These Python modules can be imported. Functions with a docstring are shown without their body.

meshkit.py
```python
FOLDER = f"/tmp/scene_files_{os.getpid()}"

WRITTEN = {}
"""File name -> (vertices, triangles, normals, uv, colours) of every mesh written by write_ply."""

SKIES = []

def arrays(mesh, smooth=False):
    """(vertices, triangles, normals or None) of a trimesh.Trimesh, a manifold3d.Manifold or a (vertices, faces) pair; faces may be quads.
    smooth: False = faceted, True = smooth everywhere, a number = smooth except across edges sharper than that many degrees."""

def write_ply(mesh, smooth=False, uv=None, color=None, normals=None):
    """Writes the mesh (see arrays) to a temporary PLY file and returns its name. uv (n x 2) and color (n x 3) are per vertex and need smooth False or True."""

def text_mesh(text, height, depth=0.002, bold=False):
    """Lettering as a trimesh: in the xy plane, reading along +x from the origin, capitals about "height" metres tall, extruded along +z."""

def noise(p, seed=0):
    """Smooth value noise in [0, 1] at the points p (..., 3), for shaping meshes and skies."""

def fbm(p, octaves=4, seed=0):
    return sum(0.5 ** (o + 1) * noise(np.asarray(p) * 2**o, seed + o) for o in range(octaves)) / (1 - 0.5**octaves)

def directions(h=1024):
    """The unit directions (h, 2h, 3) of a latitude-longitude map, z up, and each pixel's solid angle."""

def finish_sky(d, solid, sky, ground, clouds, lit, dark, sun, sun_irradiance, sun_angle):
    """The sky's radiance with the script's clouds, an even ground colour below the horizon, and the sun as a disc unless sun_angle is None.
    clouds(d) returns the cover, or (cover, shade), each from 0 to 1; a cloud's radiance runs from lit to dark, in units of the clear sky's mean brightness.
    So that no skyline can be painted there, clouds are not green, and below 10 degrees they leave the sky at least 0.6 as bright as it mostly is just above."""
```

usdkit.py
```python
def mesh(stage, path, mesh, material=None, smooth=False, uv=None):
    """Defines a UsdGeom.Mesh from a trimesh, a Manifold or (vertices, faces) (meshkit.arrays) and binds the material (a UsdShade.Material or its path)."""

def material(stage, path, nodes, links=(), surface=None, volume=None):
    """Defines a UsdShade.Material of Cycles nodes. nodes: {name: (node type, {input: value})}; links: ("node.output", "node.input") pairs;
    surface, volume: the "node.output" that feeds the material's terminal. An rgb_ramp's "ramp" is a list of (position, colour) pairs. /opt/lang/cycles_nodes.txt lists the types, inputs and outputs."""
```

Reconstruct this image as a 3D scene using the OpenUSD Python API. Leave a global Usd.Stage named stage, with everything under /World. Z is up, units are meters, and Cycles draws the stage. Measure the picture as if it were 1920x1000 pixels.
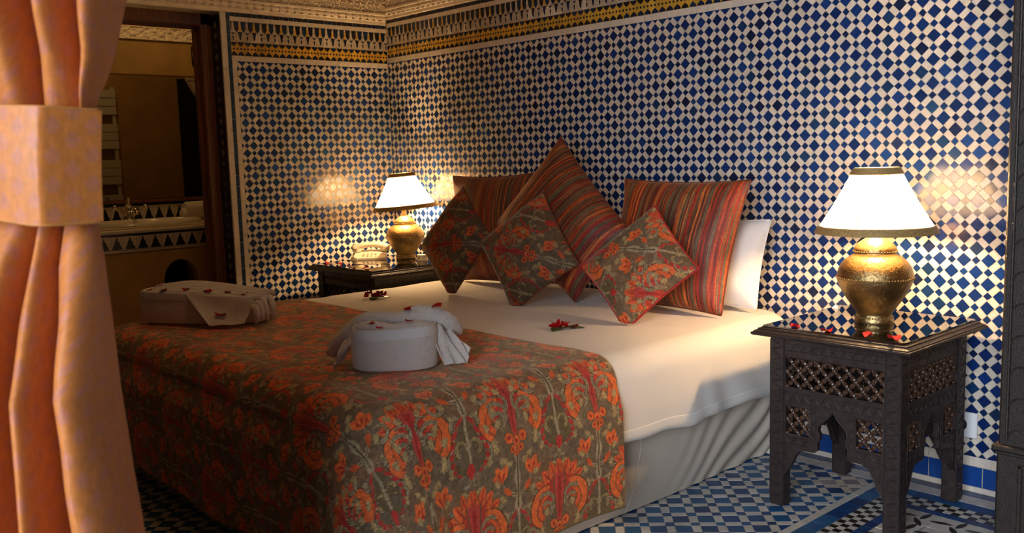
import math, random
import numpy as np, trimesh
from shapely.geometry import Polygon, box as sbox
from shapely import affinity, union_all
from pxr import Usd, UsdGeom, UsdLux, UsdShade, Sdf, Gf, Vt
import usdkit, meshkit

random.seed(7); np.random.seed(7)
stage = Usd.Stage.CreateInMemory()
UsdGeom.SetStageUpAxis(stage, UsdGeom.Tokens.z)
UsdGeom.SetStageMetersPerUnit(stage, 1.0)
W = UsdGeom.Xform.Define(stage, '/World'); stage.SetDefaultPrim(W.GetPrim())
UsdGeom.Scope.Define(stage, '/World/Looks')
T = Sdf.ValueTypeNames

# ------------------------------------------------------------------ camera
FPX = 1735.4
CAM = np.array([4.3257, -3.036, 1.1229])
def cam_rot(yaw, pitch, roll):
    f = np.array([math.cos(pitch)*math.sin(yaw), math.cos(pitch)*math.cos(yaw), math.sin(pitch)])
    r = np.array([math.cos(yaw), -math.sin(yaw), 0.0]); u = np.cross(r, f)
    return np.array([math.cos(roll)*r+math.sin(roll)*u, -math.sin(roll)*r+math.cos(roll)*u, f])
RC = cam_rot(-0.8343, -0.1181, -0.0285)
cam = UsdGeom.Camera.Define(stage, '/World/camera')
m = np.eye(4); m[0, :3] = RC[0]; m[1, :3] = RC[1]; m[2, :3] = -RC[2]; m[3, :3] = CAM
cam.AddTransformOp().Set(Gf.Matrix4d(*m.ravel().tolist()))
cam.CreateHorizontalApertureAttr(36.0); cam.CreateVerticalApertureAttr(18.75)
cam.CreateFocalLengthAttr(FPX/1920*36.0)
cam.CreateClippingRangeAttr(Gf.Vec2f(0.05, 60))
cam.CreateFStopAttr(6.3); cam.CreateFocusDistanceAttr(3.6)
cam.CreateExposureAttr(0.9)

# ------------------------------------------------------------------ lights
dome = UsdLux.DomeLight.Define(stage, '/World/sky')
dome.CreateColorAttr(Gf.Vec3f(.55, .72, 1.0)); dome.CreateIntensityAttr(0.02)
def rect_light(path, pos, target, w, h, color, power):
    l = UsdLux.RectLight.Define(stage, path)
    l.CreateWidthAttr(w); l.CreateHeightAttr(h); l.CreateColorAttr(Gf.Vec3f(*color)); l.CreateIntensityAttr(power)
    p = np.array(pos, float); z = p-np.array(target, float); z /= np.linalg.norm(z)
    x = np.cross([0, 0, 1.0], z); x /= np.linalg.norm(x); y = np.cross(z, x)
    mm = np.eye(4); mm[0, :3] = x; mm[1, :3] = y; mm[2, :3] = z; mm[3, :3] = p
    l.AddTransformOp().Set(Gf.Matrix4d(*mm.ravel().tolist()))
    return l
DAY = 6.6
rect_light('/World/courtyard_daylight', (5.15, -7.0, 2.1), (2.8, -.4, .6), 3.5, 3.4, (.80, .88, 1.0), DAY)
cl = UsdLux.SphereLight.Define(stage, '/World/unseen_ceiling_lamp'); cl.CreateRadiusAttr(.2); cl.CreateColorAttr(Gf.Vec3f(1.0, .62, .28)); cl.CreateIntensityAttr(4.2); cl.AddTranslateOp().Set(Gf.Vec3d(1.6, -1.60, 2.70))  # out of view, placed to light the towels and bed from above
bl = UsdLux.SphereLight.Define(stage, '/World/unseen_washroom_lamp'); bl.CreateRadiusAttr(.09); bl.CreateColorAttr(Gf.Vec3f(1.0, .66, .28)); bl.CreateIntensityAttr(10.5); bl.AddTranslateOp().Set(Gf.Vec3d(-.85, -.85, 2.40))  # out of view, placed to light the washroom walls and mirror
BULB = 500.0
BULB_COLOR = (1.0, .63, .30)

# ------------------------------------------------------------------ helpers
def proj(P):
    q = (np.atleast_2d(P)-CAM)@RC.T
    return np.c_[960+FPX*q[:, 0]/q[:, 2], 500-FPX*q[:, 1]/q[:, 2], q[:, 2]]
used = {}
def numbered(parent, name):
    k = used.get((parent, name), 0); used[(parent, name)] = k+1
    return f'{parent}/{name}' if k == 0 else f'{parent}/{name}_{k:03d}'
def meta(p, label=None, cat=None, group=None, kind=None):
    for k, v in (('label', label), ('category', cat), ('group', group), ('kind', kind)):
        if v: p.SetCustomDataByKey(k, v)
    return p
ORIGIN = {}
def thing(name, loc=(0, 0, 0), label=None, cat=None, group=None, kind=None, rotz=0.0):
    path = numbered('/World', name)
    x = UsdGeom.Xform.Define(stage, path); x.AddTranslateOp().Set(Gf.Vec3d(*map(float, loc)))
    if rotz: x.AddRotateZOp().Set(math.degrees(rotz))
    ORIGIN[path] = (np.array(loc, float), rotz)
    meta(x.GetPrim(), label, cat, group, kind)
    return path
def obj(parent, name, mesh, mat, smooth=False, col=None, label=None, cat=None, group=None, kind=None, world=True, loc=None):
    """Defines ONE mesh. parent: path of a thing or part. world=True: coordinates are world ones and are shifted into the parent's frame."""
    if hasattr(mesh, 'to_mesh'):
        mm_ = mesh.to_mesh(); mesh = (np.array(mm_.vert_properties[:, :3]), np.array(mm_.tri_verts))
    v, f = (np.asarray(mesh.vertices), np.asarray(mesh.faces)) if hasattr(mesh, 'vertices') else (np.asarray(mesh[0], float), np.asarray(mesh[1]))
    base = '/World/'+parent.split('/')[2] if parent != '/World' else None
    if world and base in ORIGIN:
        o, rz = ORIGIN[base]
        v = v-o
        if rz:
            c, s = math.cos(-rz), math.sin(-rz); v = np.c_[v[:, 0]*c-v[:, 1]*s, v[:, 0]*s+v[:, 1]*c, v[:, 2]]
    path = numbered(parent, name)
    if parent == '/World' and loc is None:
        loc = np.r_[(v[:, :2].min(0)+v[:, :2].max(0))/2, v[:, 2].min()]
    if loc is not None: v = v-np.asarray(loc)
    pm = usdkit.mesh(stage, path, (v, f), MAT[mat], smooth=smooth)
    if loc is not None: pm.AddTranslateOp().Set(Gf.Vec3d(*map(float, loc)))
    if col is not None:
        col = np.asarray(col, np.float32)
        if col.ndim == 1: col = np.tile(col, (len(v), 1))
        UsdGeom.PrimvarsAPI(pm).CreatePrimvar('col', T.Color3fArray, 'vertex').Set(Vt.Vec3fArray.FromNumpy(np.ascontiguousarray(col)))
    pm.CreateDoubleSidedAttr(True)
    meta(pm.GetPrim(), label, cat, group, kind)
    return path
def cat_m(ms): return trimesh.util.concatenate(ms)
def bx(x0, x1, y0, y1, z0, z1):
    b = trimesh.creation.box(extents=(x1-x0, y1-y0, z1-z0)); b.apply_translation(((x0+x1)/2, (y0+y1)/2, (z0+z1)/2)); return b
def cbx(x0, x1, y0, y1, z0, z1, c=.004):
    """a box with chamfered edges"""
    pts = []
    for sx in (0, 1):
        for sy in (0, 1):
            for sz in (0, 1):
                for k in range(3):
                    p = [x0 if sx == 0 else x1, y0 if sy == 0 else y1, z0 if sz == 0 else z1]
                    for j in range(3):
                        if j != k: p[j] += c if (sx, sy, sz)[j] == 0 else -c
                    pts.append(p)
    return trimesh.convex.convex_hull(np.array(pts))
def grid_faces(nr, nc, wrap=False):
    i, j = np.meshgrid(np.arange(nr-1), np.arange(nc if wrap else nc-1), indexing='ij')
    a = i*nc+j; b = i*nc+(j+1) % nc; c = a+nc; d = b+nc
    return np.vstack([np.c_[a.ravel(), b.ravel(), d.ravel()], np.c_[a.ravel(), d.ravel(), c.ravel()]])
def lathe(profile, n=64):
    p = np.array(profile, float); t = np.linspace(0, 2*math.pi, n, endpoint=False)
    v = np.stack([np.outer(p[:, 0], np.cos(t)), np.outer(p[:, 0], np.sin(t)), np.outer(p[:, 1], np.ones(n))], -1).reshape(-1, 3)
    return trimesh.Trimesh(v, grid_faces(len(p), n, True)[:, ::1], process=False)
def tube(path, r, n=10, caps=True):
    P = np.asarray(path, float); k = len(P); r = np.broadcast_to(np.asarray(r, float), (k,)) if np.ndim(r) < 2 else r
    tan = np.gradient(P, axis=0); tan /= np.linalg.norm(tan, axis=1, keepdims=True)+1e-12
    up = np.array([0, 0, 1.0]) if abs(tan[0, 2]) < .9 else np.array([1.0, 0, 0])
    rows = []
    a = np.cross(tan[0], up); a /= np.linalg.norm(a)
    t = np.linspace(0, 2*math.pi, n, endpoint=False)
    for q in range(k):
        a = a-tan[q]*np.dot(a, tan[q]); a /= np.linalg.norm(a); b = np.cross(tan[q], a)
        rows.append(P[q]+r[q]*(np.outer(np.cos(t), a)+np.outer(np.sin(t), b)))
    v = np.vstack(rows); f = grid_faces(k, n, True)
    if caps:
        v = np.vstack([v, P[0], P[-1]]); c0, c1 = len(v)-2, len(v)-1
        idx = np.arange(n)
        f = np.vstack([f, np.c_[np.full(n, c0), (idx+1) % n, idx], np.c_[np.full(n, c1), (k-1)*n+idx, (k-1)*n+(idx+1) % n]])
    return trimesh.Trimesh(v, f, process=False)
def spline(pts, n=24):
    from scipy.interpolate import CubicSpline
    pts = np.asarray(pts, float); t = np.r_[0, np.cumsum(np.linalg.norm(np.diff(pts, axis=0), axis=1)+1e-9)]
    return CubicSpline(t, pts)(np.linspace(0, t[-1], n))
def extrude(poly, d):
    ms = [trimesh.creation.extrude_polygon(g, d, engine='earcut') for g in getattr(poly, 'geoms', [poly])]
    return cat_m(ms)
def ball(c, r, sub=1):
    s = trimesh.creation.icosphere(subdivisions=sub, radius=r); s.apply_translation(c); return s

# ------------------------------------------------------------------ materials
MAT = {}
def mat(name, base=None, rough=.5, metal=0., var=0., vscale=20., bump=0., bscale=60., bdist=.002, vec='object', attr=False, detail=4., stretch=(1, 1, 1), **kw):
    n = {'p': ('principled_bsdf', dict(roughness=rough, metallic=metal, **kw)), 'tc': ('texture_coordinate', {}), 'mp': ('mapping', {'scale': stretch})}
    l = [('tc.object', 'mp.vector')]
    if attr: n['at'] = ('attribute', {'attribute': 'col'}); src = 'at.color'
    else: n['cc'] = ('color', {'value': base}); src = 'cc.color'
    if var:
        n['nz'] = ('noise_texture', {'scale': vscale, 'detail': detail}); l.append(('mp.vector', 'nz.vector'))
        n['mr'] = ('map_range', {'from_min': .25, 'from_max': .75, 'to_min': 1-var, 'to_max': 1+var}); l.append(('nz.fac', 'mr.value'))
        n['cb'] = ('combine_color', {}); l += [('mr.result', 'cb.r'), ('mr.result', 'cb.g'), ('mr.result', 'cb.b')]
        n['mx'] = ('mix', {'mix_type': 'multiply', 'fac': 1.0}); l += [(src, 'mx.color1'), ('cb.color', 'mx.color2'), ('mx.color', 'p.base_color')]
    else: l.append((src, 'p.base_color'))
    if bump:
        n['bn'] = ('noise_texture', {'scale': bscale, 'detail': 3.}); n['bp'] = ('bump', {'strength': bump, 'distance': bdist})
        l += [('mp.vector', 'bn.vector'), ('bn.fac', 'bp.height'), ('bp.normal', 'p.normal')]
    MAT[name] = usdkit.material(stage, '/World/Looks/'+name, n, l, surface='p.BSDF')
mat('glazed_tile', attr=True, rough=.17, var=.10, vscale=45., bump=.12, bscale=70., bdist=.002, specular_ior_level=.38)
mat('floor_glaze', attr=True, rough=.33, var=.15, vscale=40., bump=.15, bscale=60., bdist=.002)
mat('mortar', (.46, .385, .29), rough=.9, var=.25, vscale=90.)
mat('floor_mortar', (.30, .27, .23), rough=.9, var=.3, vscale=60.)
mat('stucco', (.80, .67, .50), rough=.85, var=.12, vscale=30., bump=.3, bscale=220., bdist=.001)
mat('plaster', (.60, .50, .38), rough=.9, var=.06, vscale=3.)
mat('ceiling_paint', (.30, .20, .12), rough=.8)
mat('dark_plaster', (.16, .11, .07), rough=.9)  # dark so the unseen walls bounce little light
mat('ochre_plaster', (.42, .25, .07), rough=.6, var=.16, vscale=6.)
mat('dark_niche', (.02, .015, .01), rough=.95, specular_ior_level=.1)  # near-black for the painted recess shade and the wall fitting
mat('red_wood', (.15, .048, .018), rough=.38, var=.35, vscale=14., stretch=(8, 8, .6))
mat('post_wood', (.017, .011, .0085), rough=.5, var=.5, vscale=60., bump=.4, bscale=220., bdist=.003, coat_weight=.1)
mat('dark_wood', (.028, .0185, .0165), rough=.5, specular_ior_level=.32, var=.4, vscale=50., bump=.5, bscale=140., bdist=.002, coat_weight=.15)
mat('turned_wood', (.055, .026, .015), rough=.30, var=.5, vscale=25., coat_weight=.25)
mat('white_sheet', (.80, .755, .69), rough=.8, bump=.25, bscale=500., bdist=.0006, sheen_weight=.15)
mat('pillowcase', (.78, .77, .77), rough=.8, sheen_weight=.1)
mat('valance', (.68, .58, .47), rough=.85, bump=.3, bscale=600., bdist=.0006, var=.05, vscale=8.)
mat('damask', attr=True, rough=.8, var=.28, vscale=240., bump=.4, bscale=330., bdist=.0012, sheen_weight=.4, sheen_roughness=.35, sheen_tint=(1., .8, .55))
mat('stripe_velvet', attr=True, rough=.6, var=.3, vscale=150., bump=.3, bscale=260., bdist=.001, sheen_weight=.5, sheen_roughness=.35, sheen_tint=(1., .5, .25))
mat('curtain_satin', attr=True, rough=.5, var=.10, vscale=120., bump=.2, bscale=300., bdist=.0006, sheen_weight=.12, sheen_tint=(1., .75, .6))
mat('terry', (.82, .75, .68), rough=.95, bump=1.0, bscale=330., bdist=.005, var=.10, vscale=260., sheen_weight=.3)
mat('terry_border', (.74, .70, .68), rough=.9, bump=.4, bscale=900., bdist=.001)
mat('brass', (.34, .235, .10), rough=.40, metal=1., var=.5, vscale=14., bump=.8, bscale=110., bdist=.003)
mat('shade_trim', (.42, .28, .11), rough=.5, metal=.35, var=.4, vscale=200., bump=.5, bscale=300., bdist=.001)
mat('petal', (.44, .004, .006), rough=.8, var=.25, vscale=120., specular_ior_level=.2)
mat('dark_petal', (.22, .006, .012), rough=.55, var=.3, vscale=120.)
mat('leaf', (.045, .075, .012), rough=.45, var=.3, vscale=150.)
mat('phone_plastic', (.62, .54, .42), rough=.4)
mat('phone_key', (.40, .34, .27), rough=.5)
mat('socket_plastic', (.80, .80, .80), rough=.35)
mat('socket_dark', (.02, .02, .02), rough=.6)
mat('porcelain', (.72, .66, .52), rough=.12)
mat('chrome', (.8, .75, .65), rough=.12, metal=1.)
mat('radiator_paint', (.62, .60, .48), rough=.5)
mat('paper', (.75, .70, .62), rough=.8)
mat('mirror_silver', (.62, .60, .55), rough=.02, metal=1.)
MAT['bulb_glow'] = usdkit.material(stage, '/World/Looks/bulb_glow', {'e': ('emission', {'color': BULB_COLOR, 'strength': BULB})}, [], surface='e.emission')
MAT['shade_cloth'] = usdkit.material(stage, '/World/Looks/shade_cloth', {
    'd': ('diffuse_bsdf', {'color': (.80, .76, .68)}), 't': ('translucent_bsdf', {'color': (.97, .93, .82)}), 'm': ('mix_closure', {'fac': .78})},
    [('d.BSDF', 'm.closure1'), ('t.BSDF', 'm.closure2')], surface='m.closure')
MAT['table_glass'] = usdkit.material(stage, '/World/Looks/table_glass', {
    'tr': ('transparent_bsdf', {'color': (.80, .86, .82)}), 'g': ('glossy_bsdf', {'color': (1, 1, 1), 'roughness': .015}),
    'fr': ('fresnel', {'IOR': 2.7}), 'm': ('mix_closure', {})},
    [('fr.fac', 'm.fac'), ('tr.BSDF', 'm.closure1'), ('g.BSDF', 'm.closure2')], surface='m.closure')
MAT['clear_glass'] = usdkit.material(stage, '/World/Looks/clear_glass', {
    'tr': ('transparent_bsdf', {'color': (.95, .95, .93)}), 'g': ('glossy_bsdf', {'color': (1, 1, 1), 'roughness': .02}),
    'fr': ('fresnel', {'IOR': 1.5}), 'm': ('mix_closure', {})},
    [('fr.fac', 'm.fac'), ('tr.BSDF', 'm.closure1'), ('g.BSDF', 'm.closure2')], surface='m.closure')

# ------------------------------------------------------------------ tiles
def clip(poly, x0, x1, y0, y1):
    for ax, lim, sgn in ((0, x0, 1), (0, x1, -1), (1, y0, 1), (1, y1, -1)):
        out = []
        for i in range(len(poly)):
            a, b = poly[i], poly[(i+1) % len(poly)]
            da, db = sgn*(a[ax]-lim), sgn*(b[ax]-lim)
            if da >= 0: out.append(a)
            if (da >= 0) != (db >= 0):
                t = da/(da-db); out.append(a+(b-a)*t)
        poly = out
        if len(poly) < 3: return None
    return np.array(poly)
def tile_solid(poly, frame, top, depth, tilt=.010, bev=.0004):
    """poly: convex 2D, ccw. frame(u, w, h) -> 3D. A prism with a slightly tilted top and a small bevel."""
    n = len(poly); c = poly.mean(0); g = np.random.normal(0, tilt, 2)
    ins = c+(poly-c)*(1-bev/max(1e-4, np.abs(poly-c).max()))
    def pts(q, h): return np.array([frame(p[0], p[1], h+np.dot(p-c, g)) for p in q])
    v = np.vstack([pts(ins, top), pts(poly, top-bev), pts(poly, top-depth)])
    i = np.arange(n); j = (i+1) % n
    f = [np.c_[np.zeros(n-2, int), np.arange(1, n-1), np.arange(2, n)]]
    for k in (0, 1): f += [np.c_[k*n+i, (k+1)*n+i, (k+1)*n+j], np.c_[k*n+i, (k+1)*n+j, k*n+j]]
    return v, np.vstack(f)
class Pieces:
    """collects pieces of one kind for one surface; the largest 300 in view become parts, the rest one joined part"""
    def __init__(s, parent, name, material, limit=300, minpx=8.0, rest=None):
        s.p, s.n, s.m, s.lim, s.min, s.rest, s.items = parent, name, material, limit, minpx, rest or 'small_'+name+'_field', []
    def add(s, v, f, col): s.items.append((v, f, np.asarray(col, float)))
    def flush(s, hidden=None):
        sc = []
        for v, f, c in s.items:
            q = proj(v); mid = q.mean(0); ext = np.ptp(q[:, :2], axis=0)
            ok = mid[2] > 0 and -5 < mid[0] < 1925 and -5 < mid[1] < 1005 and not (hidden and hidden(mid[0], mid[1]))
            sc.append((ext[0]*ext[1]) if ok and max(ext) >= s.min else 0)
        order = np.argsort(sc)[::-1]; big = [i for i in order[:s.lim] if sc[i] > 0]
        bs = set(big)
        for i in big:
            v, f, c = s.items[i]; obj(s.p, s.n, (v, f), s.m, col=c)
        rest = [x for i, x in enumerate(s.items) if i not in bs]
        if rest:
            o = np.cumsum([0]+[len(v) for v, _, _ in rest[:-1]])
            obj(s.p, s.rest, (np.vstack([v for v, _, _ in rest]), np.vstack([f+k for (v, f, _), k in zip(rest, o)])), s.m,
                col=np.vstack([np.tile(c, (len(v), 1)) for v, _, c in rest]), kind='stuff')
def pick(cols, wts=None):
    c = np.array(cols[np.random.choice(len(cols), p=wts)], float); return c*np.random.uniform(.8, 1.25)
WALL_BLUE = [(.006, .024, .115), (.007, .030, .14), (.006, .020, .090), (.008, .030, .095), (.008, .016, .055)]
SMALL_BLUE = [(.006, .024, .105), (.008, .030, .12), (.008, .026, .085), (.007, .018, .07)]
def blue(): return pick(WALL_BLUE, [.3, .25, .2, .15, .1])
def sblue(): return pick(SMALL_BLUE)
def white(): return np.array((.68, .60, .50))*np.random.uniform(.93, 1.05)*np.array((1, np.random.uniform(.98, 1.01), np.random.uniform(.95, 1.03)))
def fwhite(): return np.array((.60, .56, .50))*np.random.uniform(.82, 1.05)
def fblue(): return pick([(.012, .075, .20), (.016, .095, .22), (.010, .05, .16)])
def jit(q, s=.0007): return q+np.random.normal(0, s, q.shape)
def quad(cx, cy, hw, hh, ang=0.):
    c, s = math.cos(ang), math.sin(ang)
    return np.array([(cx+a*hw*c-b*hh*s, cy+a*hw*s+b*hh*c) for a, b in ((-1, -1), (1, -1), (1, 1), (-1, 1))])
def zellige_field(frame, centers, pitch, a, lim, groups, pal, top, depth, gap=.0017, sc=(1, 1)):
    """the diamond pattern: big squares, white bricks and small squares turned by 45 degrees. pitch: side of the square lattice cell"""
    b = pitch-a; B, Wt, S = groups
    for cx, cy in centers:
        def put(g, ox, oy, hw, hh, ang, colf):
            q = jit(quad(0, 0, hw-gap/2, hh-gap/2, ang)); q = q*np.array(sc)+np.array([cx+ox*sc[0], cy+oy*sc[1]])
            q = clip(q, *lim)
            if q is None: return
            ar = .5*abs(np.dot(q[:, 0], np.roll(q[:, 1], 1))-np.dot(q[:, 1], np.roll(q[:, 0], 1)))
            if ar < 2.5e-5: return
            cc = colf()
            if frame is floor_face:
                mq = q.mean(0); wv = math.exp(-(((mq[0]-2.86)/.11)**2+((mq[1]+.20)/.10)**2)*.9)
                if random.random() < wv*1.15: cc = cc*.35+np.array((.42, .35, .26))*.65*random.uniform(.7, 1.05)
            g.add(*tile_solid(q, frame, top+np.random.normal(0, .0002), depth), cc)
        r = math.pi/4; d = pitch/2*math.cos(r)
        put(B, 0, 0, a/2, a/2, r, pal[0])
        put(Wt, d, d, b/2, a/2, r, pal[1])       # white brick up right
        put(Wt, -d, d, a/2, b/2, r, pal[1])      # white brick up left
        put(S, 0, 2*d, b/2, b/2, r, pal[2])      # small square above
def hidden_wall(x, y):
    """what furniture hides of the walls, roughly"""
    if 800 < x < 1400 and y > 330+abs(x-1100)*.15: return True
    if 600 < x < 880 and y > 515: return True
    if 1300 < x < 1460 and y > 590: return True
    if 1560 < x < 1735 and 345 < y < 640: return True
    if 1440 < x < 1808 and y > 650: return True
    if x > 1895 or x < 160: return True
    return False

def floor_face(u, w, h): return (u, w, h)
PZ = .075
def wall_face_back(u, w, h): return (u, -h, w)
def wall_face_left(u, w, h): return (h, u, w)
def strip_row(g, frame, u0, u1, w0, w1, lens, colf, top, depth, vertical=False, gap=.0014):
    u = u0
    while u < u1-1e-4:
        L = random.uniform(*lens); e = min(u+L, u1)
        if u1-e < .3*lens[0]: e = u1
        q = np.array([(u+gap/2, w0+gap/2), (e-gap/2, w0+gap/2), (e-gap/2, w1-gap/2), (u+gap/2, w1-gap/2)])
        if vertical: q = q[:, ::-1][::-1]
        q = jit(q, .0004)
        g.add(*tile_solid(q, frame, top, depth, tilt=.006), colf()); u = e
DARK = [(.007, .018, .055), (.009, .012, .026), (.013, .011, .014), (.008, .022, .050)]
def navy(): return pick(DARK)
def yellow(): return np.array((.60, .34, .040))*np.random.uniform(.8, 1.2)
def frieze(parent, frame, u0, u1, zf, top, depth, uphase):
    """the border above the field: white strip, yellow lozenge band, merlon band, white strip, dark strip"""
    z1 = zf+.027; z2 = z1+.067; z3 = z2+.099; z4 = z3+.0215; z5 = z4+.018
    ws = Pieces(parent, 'white_strip_tile', 'glazed_tile', 120); ds = Pieces(parent, 'dark_strip_tile', 'glazed_tile', 200)
    strip_row(ws, frame, u0, u1, zf, z1, (.10, .17), white, top, depth)
    strip_row(ws, frame, u0, u1, z3, z4, (.10, .17), white, top, depth)
    strip_row(ds, frame, u0, u1, z4, z5, (.018, .036), navy, top, depth)
    tri = Pieces(parent, 'blue_triangle_tile', 'glazed_tile', 200); yel = Pieces(parent, 'yellow_lozenge_tile', 'glazed_tile', 150); dot = Pieces(parent, 'blue_dot_tile', 'glazed_tile', 0, rest='blue_dot_tile_row')
    zm = (z1+z2)/2; hh = (z2-z1)/2; hw = PZ/4; th = .022
    n0, n1 = math.floor((u0-uphase)/hw/2)-1, math.ceil((u1-uphase)/hw/2)+1
    lim = (u0, u1, z1, z2)
    for k in range(n0, n1+1):
        u = uphase+k*2*hw
        for s in (1, -1):
            zb = zm+s*hh
            q = np.array([(u-hw*.93, zb-s*.001), (u+hw*.93, zb-s*.001), (u+hw*.80, zb-s*.010), (u, zb-s*th), (u-hw*.80, zb-s*.010)])
            if s > 0: q = q[::-1]
            q = clip(jit(q, .0004), *lim)
            if q is not None: tri.add(*tile_solid(q, frame, top, depth), navy())
        q = np.array([(u+.0005, z1+.0005), (u+2*hw-.0005, z1+.0005), (u+2*hw-.0005, z2-.0005), (u+.0005, z2-.0005)])
        q = clip(q, *lim)
        if q is not None: yel.add(*tile_solid(q, frame, top-.0006, depth-.0006, tilt=.003), yellow())
        for o in (0, hw):
            q = clip(quad(u+o, zm, .0042, .0042, math.pi/4), *lim)
            if q is not None: dot.add(*tile_solid(q, frame, top+.0004, depth), navy())
    # merlon band
    up = Pieces(parent, 'blue_pendant_tile', 'glazed_tile', 200); gob = Pieces(parent, 'blue_goblet_tile', 'glazed_tile', 150); dr = Pieces(parent, 'blue_drop_tile', 'glazed_tile', 150)
    ys = Pieces(parent, 'yellow_spire_tile', 'glazed_tile', 120); wm = Pieces(parent, 'white_merlon_tile', 'glazed_tile', 120)
    H = z3-z2; lim = (u0, u1, z2, z3)
    def put(g, pts, u, colf, lift=0.):
        q = np.array(pts, float)*np.array((PZ, H))+np.array((u, z2))
        area = np.sum(q[:, 0]*np.roll(q[:, 1], -1)-np.roll(q[:, 0], -1)*q[:, 1])
        if area < 0: q = q[::-1]
        q = clip(q, *lim)
        if q is not None: g.add(*tile_solid(q, frame, top+lift, depth, tilt=.004, bev=.0004), colf())
    pend = [(-.20, .99), (.20, .99), (.185, .92), (.15, .80), (.165, .70), (.135, .60), (.05, .52), (0, .47), (-.05, .52), (-.135, .60), (-.165, .70), (-.15, .80), (-.185, .92)]
    goblet = [(-.17, .49), (.17, .49), (.12, .40), (.075, .30), (.06, .16), (0, .08), (-.06, .16), (-.075, .30), (-.12, .40)]
    cres = [(-.15, .49), (0, .43), (.15, .49), (.07, .38), (0, .355), (-.07, .38)]
    drop = [(0, .33), (.055, .22), (.03, .12), (0, .07), (-.03, .12), (-.055, .22)]
    spire = [(-.115, .50), (.115, .50), (.075, .585), (.05, .66), (.075, .76), (.05, .86), (0, .93), (-.05, .86), (-.075, .76), (-.05, .66), (-.075, .585)]
    for k in range(math.floor((u0-uphase)/PZ)-1, math.ceil((u1-uphase)/PZ)+1):
        u = uphase+k*PZ
        q = np.array([(u+.0006, z2+.0006), (u+PZ-.0006, z2+.0006), (u+PZ-.0006, z3-.0006), (u+.0006, z3-.0006)])
        q = clip(q, *lim)
        if q is not None: wm.add(*tile_solid(q, frame, top-.0010, depth-.001, tilt=.003), white())
        put(up, pend, u+PZ*.25, navy); put(up, pend, u+PZ*.75, navy)
        put(gob, goblet, u+PZ*.5, navy); put(dr, drop, u, navy); put(dr, cres, u, navy)
        if random.random() < .85: put(ys, spire, u+PZ*.5, yellow, -.0003)
    for g in (ws, ds, tri, yel, dot, up, gob, dr, ys, wm): g.flush(hidden_wall)
    return z5

ROOM_H = 3.0
# ------------------------------------------------------------------ back wall (behind the bed)
wb = thing('wall_back', (0, 0, 0), kind='structure', label='long glossy wall of blue and white diamond mosaic tiles behind the bed', cat='wall')
obj(wb, 'plaster', bx(-.10, 5.4, 0, .15, -.02, ROOM_H), 'plaster')
obj(wb, 'mortar_bed', bx(.0, 3.9, -.0033, .001, .0, 1.9), 'mortar')
TOP, DEP = .0042, .003
FZ0 = 1.619   # height of the first full row of diamonds
zt, zb_ = FZ0+PZ/2, FZ0-20*PZ
A_W = PZ/math.sqrt(2)*.625
B1, W1, S1 = (Pieces(wb, n, 'glazed_tile', 300) for n in ('blue_diamond_tile', 'white_brick_tile', 'small_blue_tile'))
cen = [(.0124+(i+.5*(j % 2))*PZ, FZ0-j*PZ/2) for j in range(-1, 42) for i in range(-1, 52)]
zellige_field(wall_face_back, cen, PZ/math.sqrt(2), A_W, (.006, 3.9, zb_, zt), (B1, W1, S1), (blue, white, sblue), TOP, DEP)
for g in (B1, W1, S1): g.flush(hidden_wall)
zs = frieze(wb, wall_face_back, .006, 3.9, zt, TOP, DEP, .0124)
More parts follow.
